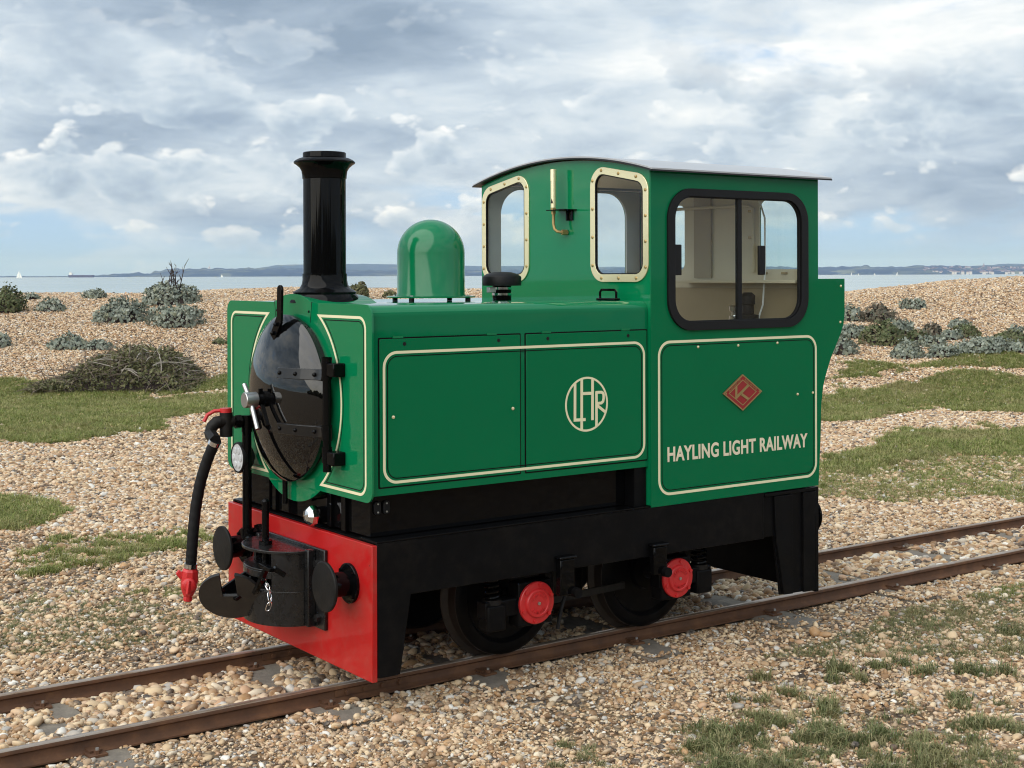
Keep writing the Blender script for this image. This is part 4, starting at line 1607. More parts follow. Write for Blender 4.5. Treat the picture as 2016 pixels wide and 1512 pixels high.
def signs():
    fn = lambda p, q, d: (p, -CW2 - d, q)
    me = text_mesh("lettering", "HAYLING LIGHT RAILWAY", M["letter"], 1.464, 2.343, .7785, .8445, fn, (-.0005, .0012), .027)
    link("lettering", me, loco, label="cream painted words HAYLING LIGHT RAILWAY")
    cx, cz, hx, hz = 1.9135, 1.0565, .1215, .081
    dia = lambda k, dk=0: [(cx + hx * k + dk, cz), (cx, cz + hz * k), (cx - hx * k - dk, cz), (cx, cz - hz * k)]
    pl = plate("works_plate", [dia(1.0)], fn, 0, .006, M["plate_red"], loco, .001, "red and brass diamond builder's plate")
    obj("plate_rim", MB().ribbon(dia(.97), .0055, fn, .005, .0078, True), M["gold"], pl)
    obj("plate_rim", MB().ribbon(dia(.70), .0038, fn, .005, .0074, True), M["gold"], pl)
    sk = lambda X, Y: (cx + (X - 835) * .000236, cz - (Y - (715 - .07 * (X - 835))) * .000172)
    for i, pts in enumerate(([(660, 560), (655, 880)], [(655, 850), (985, 520)], [(800, 760), (985, 890)])):
        obj("monogram_stroke", MB().ribbon([sk(*p) for p in pts], .0125, fn, .005, .0080 + .0002 * i), M["gold"], pl)
    # lettering along the four borders
    for body, a, b, flip in (("ALAN KEEF LTD", (-1, 0), (0, 1), 1), ("ROSS ON WYE", (0, 1), (1, 0), 1), ("No 2", (-1, 0), (0, -1), 1), ("ENGLAND", (0, -1), (1, 0), 1)):
        A = Vector((cx + a[0] * hx * .835, cz + a[1] * hz * .835))
        Bv = Vector((cx + b[0] * hx * .835, cz + b[1] * hz * .835))
        d = (Bv - A)
        L = d.length
        d.normalize()
        nn = Vector((-d.y, d.x))
        mid = (A + Bv) / 2
        hw = L * (.36 if len(body) > 6 else .16)
        f2 = lambda p, q, dd, mid=mid, d=d, nn=nn: fn(*(mid + d * p + nn * q), dd)
        if body == "No 2":
            continue
        link("plate_lettering", text_mesh("plate_lettering", body, M["gold"], -hw, hw, -.0042, .0042, f2, (.005, .0072), .005), pl) if body != "ENGLAND" else None
    for s in (-1, 1):
        obj("plate_screw", MB().cyl((cx + s * hx * .86, -CW2 - .005, cz), (cx + s * hx * .86, -CW2 - .009, cz), .004, 8), M["gold"], pl)


signs()


def front_fittings():
    # headlamp at the panel's lower seaward corner
    c = at(466, 901, "x", -.088) + Vector((.04, 0, 0))
    mb = MB().lathe([(.045, -.020), (.052, 0), (.0645, .018), (.0665, .030), (.064, .038), (.0585, .039)], c, (-1, 0, 0), 40, caps=False)
    mb.lathe([(.045, -.021), (.02, -.035), (.002, -.046)], c, (-1, 0, 0), 24, caps=False)
    hl = obj("headlamp", mb, M["rubber"], loco)
    obj("lens", MB().lathe([(.0584, .036), (.04, .0385), (.002, .040)], c, (-1, 0, 0), 36), M["lens"], hl)
    for k in range(6):
        a = R(60 * k)
        p = c + Vector((-.0392, .033 * math.cos(a), .033 * math.sin(a)))
        obj("lens_cell", MB().lathe([(.015, 0), (.013, .0025), (.004, .004)], p, (-1, 0, 0), 14), M["lens"], hl)
    # small chrome lamp below the panel
    c = Vector((.012, -.185, .640))
    mb = MB().lathe([(.016, -.03), (.018, .0), (.036, .004), (.041, .016), (.038, .036), (.024, .052), (.004, .058)], c, (-1, 0, 0), 8)
    sl_ = obj("marker_lamp", mb, M["chrome"], loco, angle=20)
    obj("lamp_bracket", MB().box(.012, .0445, c.y - .016, c.y + .016, .61, .67), B, sl_)
    # air pipe standing up from the beam, valve, hose with red coupling head
    x, y = -.062, .305
    zt = .985
    mb = MB().cyl((x, y, .50), (x, y, zt), .0195, 22)
    mb.cyl((x, y, .485), (x, y, .525), .0265, 20)
    mb.cyl((x, y, .505), (0, y, .505), .0185, 18)
    mb.cyl((-.018, y, .505), (-.001, y, .505), .034, 6)
    mb.cyl((x, y - .0, .485), (x, y - .05, .485), .019, 18)
    mb.cyl((x, y, .93), (x, y, 1.0), .022, 20)
    pp = obj("air_pipe", mb, M["black"], loco)
    mb = MB().cyl((x + .03, y, .975), (-.135, y + .01, .975), .0165, 18)
    mb.cyl((-.088, y + .004, .975), (-.112, y + .006, .975), .030, 6)
    obj("pipe_elbow", mb, M["black"], pp)
    vb = Vector((-.150, y + .012, .978))
    mb = MB().cyl(vb + Vector((0, 0, -.062)), vb + Vector((0, 0, .038)), .027, 20)
    mb.cyl(vb + Vector((.03, 0, 0)), vb + Vector((-.035, 0, 0)), .025, 20)
    bend = [vb + Vector((-.015, .0, .004)), vb + Vector((-.042, .003, .0)), vb + Vector((-.060, .008, -.018)), vb + Vector((-.068, .011, -.045))]
    mb.tube(bend, [.024, .026, .025, .023], 16)
    hv = obj("hose_valve", mb, M["black_dusty"], loco)
    obj("valve_cap", MB().cyl(vb + Vector((0, 0, .0385)), vb + Vector((0, 0, .057)), .0245, 24), M["red_cast"], hv)
    hd = [vb + Vector((-.01, .01, .047)), vb + Vector((-.045, .02, .045)), vb + Vector((-.07, .03, .030)), vb + Vector((-.085, .032, .002))]
    obj("valve_handle", MB().tube(hd, .008, 8), M["red_cast"], hv)
    # hose: follow the photographed curve at a distance that grows from the valve
    pix = [(424, 868, -.235), (408, 905, -.255), (394, 950, -.275), (385, 1000, -.290), (380, 1050, -.300), (377, 1095, -.305), (375, 1118, -.307)]
    pts = [at(px, py, "x", xx) for px, py, xx in pix]
    # smooth it
    P = np.array([p[:] for p in pts])
    t = np.linspace(0, len(P) - 1, 60)
    sm = np.stack([np.interp(t, range(len(P)), P[:, i]) for i in range(3)], 1)
    for _ in range(14):
        sm[1:-1] = .25 * sm[:-2] + .5 * sm[1:-1] + .25 * sm[2:]
    top = bend[-1]
    obj("hose_nut", MB().tube([top, Vector(sm[0])], .026, 6), M["black_dusty"], hv)
    rs_ = [.0225 + (.0010 if i % 4 < 2 else 0) for i in range(len(sm))]
    hs = obj("brake_hose", MB().tube([Vector(p) for p in sm], rs_, 18), M["rubber"], loco)
    for i in (1, len(sm) - 3):
        p, q = Vector(sm[i]), Vector(sm[i + 1])
        d = (q - p).normalized()
        obj("hose_clamp", MB().cyl(p - d * .009, p + d * .009, .0262, 24), M["chrome"], hs)
    e = Vector(sm[-1])
    d = (Vector(sm[-1]) - Vector(sm[-4])).normalized()
    s1 = Vector((-.6, .55, .0)).normalized()
    mb = MB().lathe([(.024, 0), (.032, .012), (.036, .05), (.034, .085), (.022, .115), (.017, .118), (.019, .126), (.019, .140)], e, d, 9)
    hh = obj("hose_coupling", mb, M["red_cast"], hs, .003, angle=20)
    mb = MB()
    c2 = e + d * .065
    vw = Vector((-.4, -.9, 0)).normalized()
    mb.lathe([(.030, .018), (.029, .040), (.020, .046), (.003, .047)], c2, vw, 16)
    mb.bar(c2 + vw * .042 - d * .02, c2 + vw * .052 + d * .035, .014, .018)
    sdv = vw.cross(d).normalized()
    if sdv.dot(Vector(RGT)) > 0:
        sdv = -sdv
    mb.bar(e + d * .035 + sdv * .025, e + d * .018 + sdv * .052, .022, .02)
    mb.bar(e + d * .045 + sdv * .03, e + d * .022 + sdv * .050, .02, .018)
    obj("coupling_lug", mb, M["red_cast"], hh, .003)


front_fittings()


# ------------------------------------------------------------------ scattering helpers (geometry nodes instances)
def ico(subdiv, seed, flat):
    bm = bmesh.new()
    bmesh.ops.create_icosphere(bm, subdivisions=subdiv, radius=0.5)
    g = np.random.default_rng(seed)
    a = g.normal(0, 1, (5, 3))
    for v in bm.verts:
        n = v.co.normalized()
        k = 1 + sum(0.055 * math.sin(3.1 * (n.dot(Vector(q))) + i * 1.7) for i, q in enumerate(a)) + g.uniform(-.09, .09)
        v.co = Vector((v.co.x * k, v.co.y * k * g_flat[0] if False else v.co.y * k * flat[0], v.co.z * k * flat[1]))
    me = bpy.data.meshes.new("pebble")
    bm.to_mesh(me)
    bm.free()
    me.materials.append(M["pebble"])
    me.polygons.foreach_set("use_smooth", [True] * len(me.polygons))
    return me


PEB = [ico(2, s, f) for s, f in ((1, (.82, .55)), (2, (.7, .6)), (3, (.9, .48)), (4, (.62, .5)), (5, (.78, .7)), (6, (.85, .6)))]


def scatter(name, pts, rot, scl, idx, meshes, material, label, parent=None):
    me = bpy.data.meshes.new(name)
    n = len(pts)
    me.vertices.add(n)
    me.vertices.foreach_set("co", np.ascontiguousarray(pts, dtype=np.float32).ravel())
    for nm, arr in (("rot", rot), ("scl", scl)):
        a = me.attributes.new(nm, "FLOAT_VECTOR", "POINT")
        a.data.foreach_set("vector", np.ascontiguousarray(arr, dtype=np.float32).ravel())
    a = me.attributes.new("pick", "INT", "POINT")
    a.data.foreach_set("value", np.ascontiguousarray(idx, dtype=np.int32))
    me.materials.append(material)
    o = link(name, me, parent, kind="stuff")
    o["label"] = label
    ng = bpy.data.node_groups.new(name, "GeometryNodeTree")
    ng.interface.new_socket("Geometry", in_out="INPUT", socket_type="NodeSocketGeometry")
    ng.interface.new_socket("Geometry", in_out="OUTPUT", socket_type="NodeSocketGeometry")
    N, L = ng.nodes, ng.links
    gi, go = N.new("NodeGroupInput"), N.new("NodeGroupOutput")
    join = N.new("GeometryNodeGeometryToInstance")
    for m in reversed(meshes):
        src = bpy.data.objects.new(name + "_shape", m)
        oi = N.new("GeometryNodeObjectInfo")
        oi.inputs["Object"].default_value = src
        L.new(oi.outputs["Geometry"], join.inputs[0])
    iop = N.new("GeometryNodeInstanceOnPoints")
    L.new(gi.outputs[0], iop.inputs["Points"])
    L.new(join.outputs[0], iop.inputs["Instance"])
    iop.inputs["Pick Instance"].default_value = True

    def attr(nm, typ):
        a = N.new("GeometryNodeInputNamedAttribute")
        a.data_type = typ
        a.inputs["Name"].default_value = nm
        return [s for s in a.outputs if s.enabled and s.name == "Attribute"][0]
    L.new(attr("pick", "INT"), iop.inputs["Instance Index"])
    L.new(attr("rot", "FLOAT_VECTOR"), iop.inputs["Rotation"])
    L.new(attr("scl", "FLOAT_VECTOR"), iop.inputs["Scale"])
    L.new(iop.outputs[0], go.inputs[0])
    md = o.modifiers.new("scatter", "NODES")
    md.node_group = ng
    return o


def frame_points(D0, D1, per_m2, margin=1.06, seed=0):
    g = np.random.default_rng(seed)
    hw0 = W / 2 / F * margin
    area = hw0 * (D1 ** 2 - D0 ** 2)
    n = int(area * per_m2)
    D = np.sqrt(g.uniform(D0 ** 2, D1 ** 2, n))
    u = g.uniform(-1, 1, n) * D * hw0
    return CAM[0] + u * GR[0] + D * GF[0], CAM[1] + u * GR[1] + D * GF[1], D


def pix(x, y, z):
    d0, d1, d2 = x - CAM[0], y - CAM[1], z - CAM[2]
    zc = d0 * FWD[0] + d1 * FWD[1] + d2 * FWD[2]
    return W / 2 + F * (d0 * RGT[0] + d1 * RGT[1] + d2 * RGT[2]) / zc, CY - F * (d0 * UP[0] + d1 * UP[1] + d2 * UP[2]) / zc


def vnoise(x, y, seed):
    g = np.random.default_rng(seed)
    T = g.uniform(0, 1, (256, 256))
    xi, yi = np.floor(x).astype(int), np.floor(y).astype(int)
    fx, fy = sstep(x - xi), sstep(y - yi)
    q = lambda a, b: T[a % 256, b % 256]
    return (q(xi, yi) * (1 - fx) + q(xi + 1, yi) * fx) * (1 - fy) + (q(xi, yi + 1) * (1 - fx) + q(xi + 1, yi + 1) * fx) * fy


def fbm(x, y, seed):
    return (vnoise(x, y, seed) + .5 * vnoise(x * 2.1, y * 2.1, seed + 1) + .25 * vnoise(x * 4.3, y * 4.3, seed + 2)) / 1.75


def inside(poly, X, Y):
    c = np.zeros(X.shape, bool)
    n = len(poly)
    for i in range(n):
        x0, y0 = poly[i]
        x1, y1 = poly[i - 1]
        t = ((y0 > Y) != (y1 > Y)) & (X < (x1 - x0) * (Y - y0) / (y1 - y0 + 1e-9) + x0)
        c ^= t
    return c


# turf patches: outline on the ground and how thick the grass grows there
TURF = [([(-200, 735), (60, 748), (120, 760), (300, 770), (445, 735), (520, 730), (520, 760), (330, 778), (200, 800), (60, 805), (-200, 800)], .80),
        ([(-200, 800), (60, 805), (200, 795), (450, 778), (620, 775), (620, 800), (450, 808), (330, 830), (180, 840), (-200, 850)], .72),
        ([(-200, 838), (120, 838), (240, 832), (330, 828), (300, 848), (200, 862), (120, 869), (-200, 872)], 1.0),
        ([(-200, 985), (60, 982), (110, 990), (132, 1010), (100, 1030), (55, 1046), (-200, 1050)], 1.0),
        ([(20, 1118), (60, 1090), (120, 1062), (250, 1052), (330, 1048), (420, 1050), (440, 1075), (330, 1090), (240, 1108), (130, 1125), (50, 1135)], .55),
        ([(1600, 752), (1650, 740), (1680, 712), (1730, 710), (1790, 722), (1740, 738), (1660, 748)], .8),
        ([(1790, 722), (1880, 700), (2016, 698), (2200, 690), (2200, 735), (2016, 728), (1880, 722), (1800, 728)], .85),
        ([(1590, 775), (1700, 765), (1810, 757), (1860, 735), (1900, 730), (2016, 742), (2300, 745), (2300, 815), (2016, 822), (1900, 812), (1850, 800), (1760, 818), (1680, 832), (1590, 828)], .78),
        ([(1640, 900), (1720, 870), (1780, 848), (1900, 850), (2016, 838), (2300, 835), (2300, 905), (2016, 900), (1850, 905), (1760, 915), (1690, 940), (1590, 930)], .8),
        ([(1590, 930), (1800, 905), (2016, 895), (2300, 900), (2300, 1000), (1900, 985), (1590, 985)], .30),
        ([(1180, 1560), (1280, 1450), (1420, 1420), (1440, 1350), (1560, 1325), (1700, 1315), (1780, 1270), (1900, 1290), (2050, 1200), (2050, 1560)], .49),
        ([(1050, 1560), (1080, 1470), (1240, 1420), (1400, 1400), (1500, 1290), (1800, 1200), (2050, 1080), (2050, 1560)], .32),
        ([(-200, 1130), (420, 1110), (420, 1250), (-200, 1330)], .20)]


def turf(x, y, z):
    X, Y = pix(x, y, z)
    n = fbm(x * 1.6, y * 1.6, 5)
    n2 = fbm(x * 5.0, y * 5.0, 9)
    w = 1 + 0 * X
    Xj = X + (n2 - .5) * 60
    Yj = Y + (n - .5) * 22 + (n2 - .5) * 12
    d = np.zeros(X.shape)
    for poly, k in TURF:
        m = inside(poly, Xj, Yj)
        d = np.maximum(d, m * k)
    q = np.clip((d - .0) * 1.9 * np.where(d < .5, .35 + .9 * n2 * (.4 + n), .25 + 1.5 * n2 * (0.4 + n)), 0, 1) * (d > 0)
    n3 = fbm(x * 14.0, y * 14.0, 15)
    q = q * np.clip((n3 - .30 + .35 * (d > .7) + .10 * (d < .5)) * np.where(d < .5, 2.2, 3.2), 0, 1.3)
    return np.where(d > .9, np.clip(q + .35, 0, 1), np.clip(q, 0, 1)), d


def on_track(x, y):
    """keep rails and most of each sleeper top clear of stones"""
    r = (np.abs(np.abs(y) - .3215) < .035)
    return r


SLX = [o.location.x for o in track.children if o.name.startswith("sleeper")]


def gravel():
    P, Rr, Sc = [], [], []
    for (D0, D1, den, med, sg, seed) in ((3.5, 5.2, 15000, .0106, .42, 1), (5.2, 7.5, 9800, .0126, .44, 2), (7.5, 11, 5600, .0175, .38, 3), (11, 16, 2000, .030, .32, 4), (16, 22, 1500, .036, .30, 5), (22, 30, 1150, .038, .30, 6)):
        x, y, D = frame_points(D0, D1, den, seed=seed)
        g = np.random.default_rng(seed + 50)
        n = len(x)
        s = med * np.exp(g.normal(0, sg, n)) * (.75 + .55 * fbm(x * .7, y * .7, 41))
        X, Y = pix(x, y, ground_z(x, y))
        # bigger, cleaner stones between and beside the rails and in the open bed left of the engine
        bed = (np.abs(y) < .34)
        s = np.where(bed, s * 1.45, s)
        # worn places where sand and grit show through
        grit = fbm(x * 1.3, y * 1.3, 61)
        thin = np.clip((grit - .52) * 5, 0, .75) * (~bed) * (D < 9)
        s = np.where((Y > 870) & (Y < 1060) & (X < 480), s * 1.25, s)
        s = np.clip(s, .006, np.where(bed, .06, .042))
        keep = ~on_track(x, y) & ~(g.uniform(0, 1, n) < thin)
        # sleeper tops stay mostly bare
        on_slab = np.zeros(n, bool)
        for sx in SLX:
            ins = (np.abs(x - sx) < .10) & (np.abs(y) < .585)
            nz = fbm(x * 8, y * 8, 77) + 2.4 * np.maximum(np.abs(x - sx) - .055, 0) + .9 * np.maximum(np.abs(y) - .46, 0)
            keep &= ~(ins & (nz < .565))
            keep &= ~((np.abs(x - sx) < .062) & (np.abs(np.abs(y) - .3215) < .098))
            on_slab |= (np.abs(x - sx) < .112) & (np.abs(y) < .61)
        den_t, _ = turf(x, y, ground_z(x, y))
        keep &= ~(g.uniform(0, 1, n) < den_t * .62)
        keep &= ~((D > 9) & (np.abs(y) < .5) & bed & False)
        x, y, s, on_slab = x[keep], y[keep], s[keep], on_slab[keep]
        n = len(x)
        s = np.where(g.uniform(0, 1, n) < .02, s * 1.6, s).clip(.006, .07)
        z = ground_z(x, y) + s * g.uniform(-.05, .28, n) + .012 * (np.abs(y) < .28) * g.uniform(0, 1, n)
        z = np.where(on_slab, np.maximum(z, TZ + .003 + s * .12), z)
        near_rail = np.exp(-((np.abs(y) - .30) / .25) ** 2)
        P.append(np.stack([x, y, z], 1))
        Rr.append(np.stack([g.normal(0, .35, n), g.normal(0, .35, n), g.uniform(0, 6.283, n)], 1))
        Sc.append(np.stack([s * g.uniform(.85, 1.3, n), s, s * g.uniform(.8, 1.2, n)], 1))
    P, Rr, Sc = map(np.concatenate, (P, Rr, Sc))
    idx = rng.integers(0, len(PEB), len(P))
    # the 300 that show largest become objects of their own
    d = np.linalg.norm(P - CAM, axis=1)
    X, Y = pix(P[:, 0], P[:, 1], P[:, 2])
    vis = (X > 5) & (X < W - 5) & (Y < H - 5)
    hidden = (P[:, 1] > -.55) & (P[:, 0] > .2) & (P[:, 0] < 5.5) & (P[:, 1] < 8)
    size = np.where(vis & ~hidden, Sc[:, 0] / d, 0)
    order = np.argsort(-size)
    big, rest = order[:300], order[300:]
    for i in big:
        o = bpy.data.objects.new("pebble", PEB[idx[i]])
        COL.objects.link(o)
        o.parent = beach
        o.location, o.rotation_euler, o.scale = P[i], Rr[i], Sc[i]
    scatter("gravel", P[rest], Rr[rest], Sc[rest], idx[rest], PEB, M["pebble"], "loose flint shingle covering the beach and the track bed")
    print("pebbles", len(P))


gravel()


def tuft(seed, n=7, h=1.0, w=.055, spread=.35):
    g = random.Random(seed)
    mb = MB()
    for i in range(n):
        a = g.uniform(0, 2 * math.pi)
        l = h * g.uniform(.5, 1.1)
        lean = g.uniform(.2, 1.0)
        bx, by = g.uniform(-spread, spread), g.uniform(-spread, spread)
        dx, dy = math.cos(a), math.sin(a)
        px, py = -dy * w / 2, dx * w / 2
        p0 = Vector((bx, by, -.05))
        p1 = Vector((bx + dx * lean * l * .35, by + dy * lean * l * .35, l * .6))
        p2 = Vector((bx + dx * lean * l * .95, by + dy * lean * l * .95, l * (1 - .45 * lean)))
        o = Vector((px, py, 0))
        mb.add([p0 - o, p0 + o, p1 + o * .8, p1 - o * .8, p2], [(0, 1, 2, 3), (3, 2, 4)])
    me = bpy.data.meshes.new("grass_tuft")
    me.from_pydata(mb.v, [], mb.f)
    me.polygons.foreach_set("use_smooth", [True] * len(me.polygons))
    return me


def grass():
    for nm, mm, sel, label in (("grass", "grass", lambda X, Y: Y < 1180, "short green turf in patches on the shingle"),
                               ("grass", "grass_dark", lambda X, Y: Y >= 1180, "thin grey green grass growing through the pebbles in front")):
        meshes = []
        for k in range(5):
            t = tuft(k + 3, 8)
            t.materials.append(M[mm])
            meshes.append(t)
        P, Rr, Sc = [], [], []
        for (D0, D1, den, seed) in ((3.5, 6.0, 6500, 21), (6, 10, 4600, 22), (10, 24, 2000, 23)):
            x, y, D = frame_points(D0, D1, den, seed=seed)
            z = ground_z(x, y)
            g = np.random.default_rng(seed)
            X, Y = pix(x, y, z)
            dt, _ = turf(x, y, z)
            keep = sel(X, Y) & (g.uniform(0, 1, len(x)) < dt) & ~((np.abs(y) < .66) & (x < 40))
            x, y, z, dt, D = x[keep], y[keep], z[keep], dt[keep], D[keep]
            n = len(x)
            h = g.uniform(.016, .040, n) * (.65 + .6 * dt) * np.where(D > 10, 1.6, np.where(dt > .8, 1.4, np.where(Y[keep] > 1180, .85, 1.0)))
            P.append(np.stack([x, y, z], 1))
            Rr.append(np.stack([g.normal(0, .15, n), g.normal(0, .15, n), g.uniform(0, 6.283, n)], 1))
            Sc.append(np.stack([h * 1.3, h * 1.3, h], 1))
        P, Rr, Sc = map(np.concatenate, (P, Rr, Sc))
        print("tufts", nm, len(P))
        scatter(nm, P, Rr, Sc, rng.integers(0, 5, len(P)), meshes, M[mm], label)


grass()


# ------------------------------------------------------------------ plants
def kale_mesh(w, h, n, seed, leaf=.11, m=None, name="foliage", curl=1.0):
    """ruffled leaves laid over an uneven dome, each facing outwards"""
    g = np.random.default_rng(seed)
    mb = MB()
    ph = g.uniform(0, 6.28, 4)
    for i in range(n):
        a = g.uniform(0, 2 * math.pi)
        el = math.asin(g.uniform(0, 1) ** .85)
        k = 1 + .13 * math.sin(3 * a + ph[0]) + .10 * math.sin(5 * a + ph[1]) + .10 * math.sin(4 * el + ph[2])
        k *= g.uniform(.80, 1.06)
        ce, se = math.cos(el), math.sin(el)
        c = Vector((ce * math.cos(a) * w / 2 * k, ce * math.sin(a) * w / 2 * k, .02 + se * h * k * .93))
        N = Vector((ce * math.cos(a) / w, ce * math.sin(a) / w, se / (2 * h) + .15)).normalized()
        nr = (N + Vector(g.normal(0, .38, 3))).normalized()
        out = Vector((math.cos(a) * .5, math.sin(a) * .5, .9)) + Vector(g.normal(0, .55, 3))
        out = (out - nr * out.dot(nr)).normalized()
        sd = out.cross(nr).normalized()
        L = leaf * g.uniform(.65, 1.3)
        wd = L * g.uniform(.65, .95)
        vs, fs = [], []
        nu, nv = 4, 3
        for u in range(nu + 1):
            t = u / nu
            ww = wd * math.sin(math.pi * (0.12 + .80 * t)) * .5
            for v in range(nv + 1):
                s_ = (v / nv - .5) * 2
                ruf = .20 * L * abs(s_) * math.sin(7 * t + i + 3 * s_) * curl
                vs.append(c + out * (L * (t - .45)) + sd * (ww * s_) + nr * (ruf + .25 * L * t * t - .10 * L * s_ * s_))
        for u in range(nu):
            for v in range(nv):
                q = u * (nv + 1) + v
                fs.append((q, q + 1, q + nv + 2, q + nv + 1))
        mb.add(vs, fs)
    me = bpy.data.meshes.new(name)
    me.from_pydata(mb.v, [], mb.f)
    me.materials.append(m or M["kale"])
    me.polygons.foreach_set("use_smooth", [True] * len(me.polygons))
    return me


def plant(px, py, wpx, hpx, label, seed, m="kale", leaf=.11, dens=1.0, stalks=0, name="sea_kale", cat="sea kale", group="sea kale clumps on the shingle", deep=.8):
    """px, py: foot of the clump in front"""
    p = on_ground(px, py)
    D = (np.array(p[:]) - CAM) @ FWD
    w, h = wpx / F * D, hpx / F * D
    root = thing(name, label, cat, p + Vector((GF[0], GF[1], 0)) * (w * deep * .35), group)
    n = int(np.clip(dens * (w * w * deep * .8 + w * h * 2.2) / (leaf * leaf) * 6.5, 80, 2400))
    fo = link("foliage", kale_mesh(w, h, n, seed, leaf * .56, M[m]), root)
    fo.scale = (1, deep, 1)
    fo.rotation_euler = (0, 0, -YAW)
    core = MB().ball((0, 0, 0), (w * .37, w * .37 * deep, h * .66), 8)  # solid dark ball, stands in for the shade deep between the leaves
    st = obj("shade_core", core, M["stalk"], root)
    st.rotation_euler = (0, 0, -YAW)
    if stalks:
        g = random.Random(seed)
        mb = MB()
        for i in range(stalks):
            bx, by = g.uniform(-.22, .12) * w, g.uniform(-.2, .1) * w
            pts = [Vector((bx, by, .02))]
            lean = Vector((g.uniform(-.25, .25), g.uniform(-.25, .25), 1))
            L = h * g.uniform(1.2, 2.0)
            for k in range(1, 6):
                pts.append(pts[0] + lean * (L * k / 5) + Vector((g.uniform(-.015, .015), g.uniform(-.015, .015), 0)))
            mb.tube(pts, [.016, .014, .011, .009, .007, .004], 6)
            for k in range(7):
                q = pts[g.randint(2, 5)]
                mb.tube([q, q + Vector((g.uniform(-.09, .09), g.uniform(-.09, .09), g.uniform(.03, .14)))], [.007, .003], 5)
        obj("dead_stalk", mb, M["stalk"], root)
    return root


PLANTS = [
    (325, 603, 128, 40, "large sea kale clump with dead dark flower stalks, on the bank crest", 11, "kale", .12, 1.1, 9),
    (232, 637, 108, 46, "broad round sea kale clump just below the one with dead stalks", 12, "kale", .105, 1.2, 0),
    (342, 647, 104, 44, "sea kale clump with some brown leaves, closest to the locomotive's front", 13, "kale", .10, 1.2, 0),
    (181, 589, 52, 16, "flat sea kale clump on the crest between the boats and the round clump", 14, "kale", .10, 1.0, 0),
    (97, 615, 58, 24, "small leafy sea kale clump below the crest, toward the left end of the bank", 15, "kale", .10, 1.1, 0),
    (57, 591, 34, 13, "tiny sea kale clump beside the tall olive bush on the crest", 16, "kale", .09, 1.0, 0),
    (-2, 687, 42, 26, "pale sea kale clump cut by the photo's left edge", 17, "kale", .10, 1.1, 0),
    (130, 690, 76, 28, "pale blue green sea kale clump touching the dark scrub mound", 18, "kale", .10, 1.2, 0),
    (190, 692, 60, 18, "low sea kale sprawl showing above the dark scrub mound", 19, "kale", .09, 1.1, 0),
    (430, 680, 26, 12, "little green seedling clump beside the locomotive's front edge", 20, "kale_olive", .08, 1.0, 0),
    (1803, 611, 54, 19, "lone sea kale clump highest up the right hand bank", 21, "kale", .10, 1.1, 0),
    (1678, 634, 44, 32, "dark sea kale clump directly behind the bunker", 22, "kale", .10, 1.2, 0),
    (1735, 637, 66, 34, "wide clump of brown fading leaves behind the bunker's kale", 23, "kale_brown", .09, 1.3, 0),
    (1893, 649, 46, 16, "isolated flat sea kale clump on bare pebbles above the long thicket", 24, "kale", .09, 1.1, 0),
    (1663, 701, 52, 40, "sea kale clump nearest the cab, standing alone on pebbles", 25, "kale", .10, 1.2, 0),
    (1680, 668, 66, 28, "sea kale clump between the bunker and the olive bush", 26, "kale", .10, 1.2, 0),
    (1745, 682, 84, 50, "tall olive and grey bush in the middle of the right thicket", 27, "kale_olive", .09, 1.3, 0),
    (1775, 660, 62, 28, "grey sea kale head rising behind the olive bush", 28, "kale", .10, 1.2, 0),
    (1838, 664, 46, 22, "brown tinged clump behind the thicket's front row", 29, "kale_brown", .09, 1.3, 0),
    (1806, 674, 42, 22, "bright olive clump in the dip of the thicket", 30, "kale_olive", .08, 1.2, 0),
    (1842, 686, 58, 22, "grey sea kale clump behind the front mound of the thicket", 31, "kale", .09, 1.2, 0),
    (1790, 708, 66, 32, "frontmost sea kale mound edged by turf, left part of the thicket", 32, "kale", .09, 1.3, 0),
    (1860, 707, 58, 28, "frontmost sea kale mound, right of the turf edge", 33, "kale", .09, 1.3, 0),
    (1905, 668, 64, 24, "olive topped clump in the back row of the thicket", 34, "kale_olive", .09, 1.3, 0),
    (1875, 672, 40, 20, "small grey clump in the back row, left of the olive topped one", 35, "kale", .09, 1.3, 0),
    (1950, 699, 92, 34, "long grey sea kale mound at the right end of the thicket", 36, "kale", .09, 1.3, 0),
    (1905, 699, 60, 20, "low sea kale sprawl between the two front mounds", 37, "kale", .09, 1.2, 0),
    (2005, 668, 40, 22, "sea kale clump against the photo's right edge, back row", 38, "kale", .09, 1.2, 0),
    (1998, 676, 70, 22, "yellow green clump at the right edge of the thicket", 39, "kale_olive", .08, 1.3, 0),
    (2008, 696, 50, 22, "sea kale clump against the photo's right edge, front row", 40, "kale", .09, 1.2, 0),
    (8, 618, 62, 54, "tall dark olive bush at the left end of the bank", 41, "kale_olive", .08, 1.6, 0),
    (706, 592, 40, 34, "dark bush on the crest seen just behind the chimney base", 42, "scrub", .07, 1.8, 0),
    (768, 588, 28, 14, "small bush on the crest seen between chimney and dome", 43, "scrub", .07, 1.6, 0),
]
for a in PLANTS:
    px, py, w, h, label, seed, m, leaf, dens, stalks = a
    nm, ct, gp = ("sea_kale", "sea kale", "sea kale clumps on the shingle") if m.startswith("kale") and m != "kale_olive" else ("bush", "bush", "bushes on the shingle")
    plant(px, py, w, h, label, seed, m, leaf, dens, stalks, nm, ct, gp)


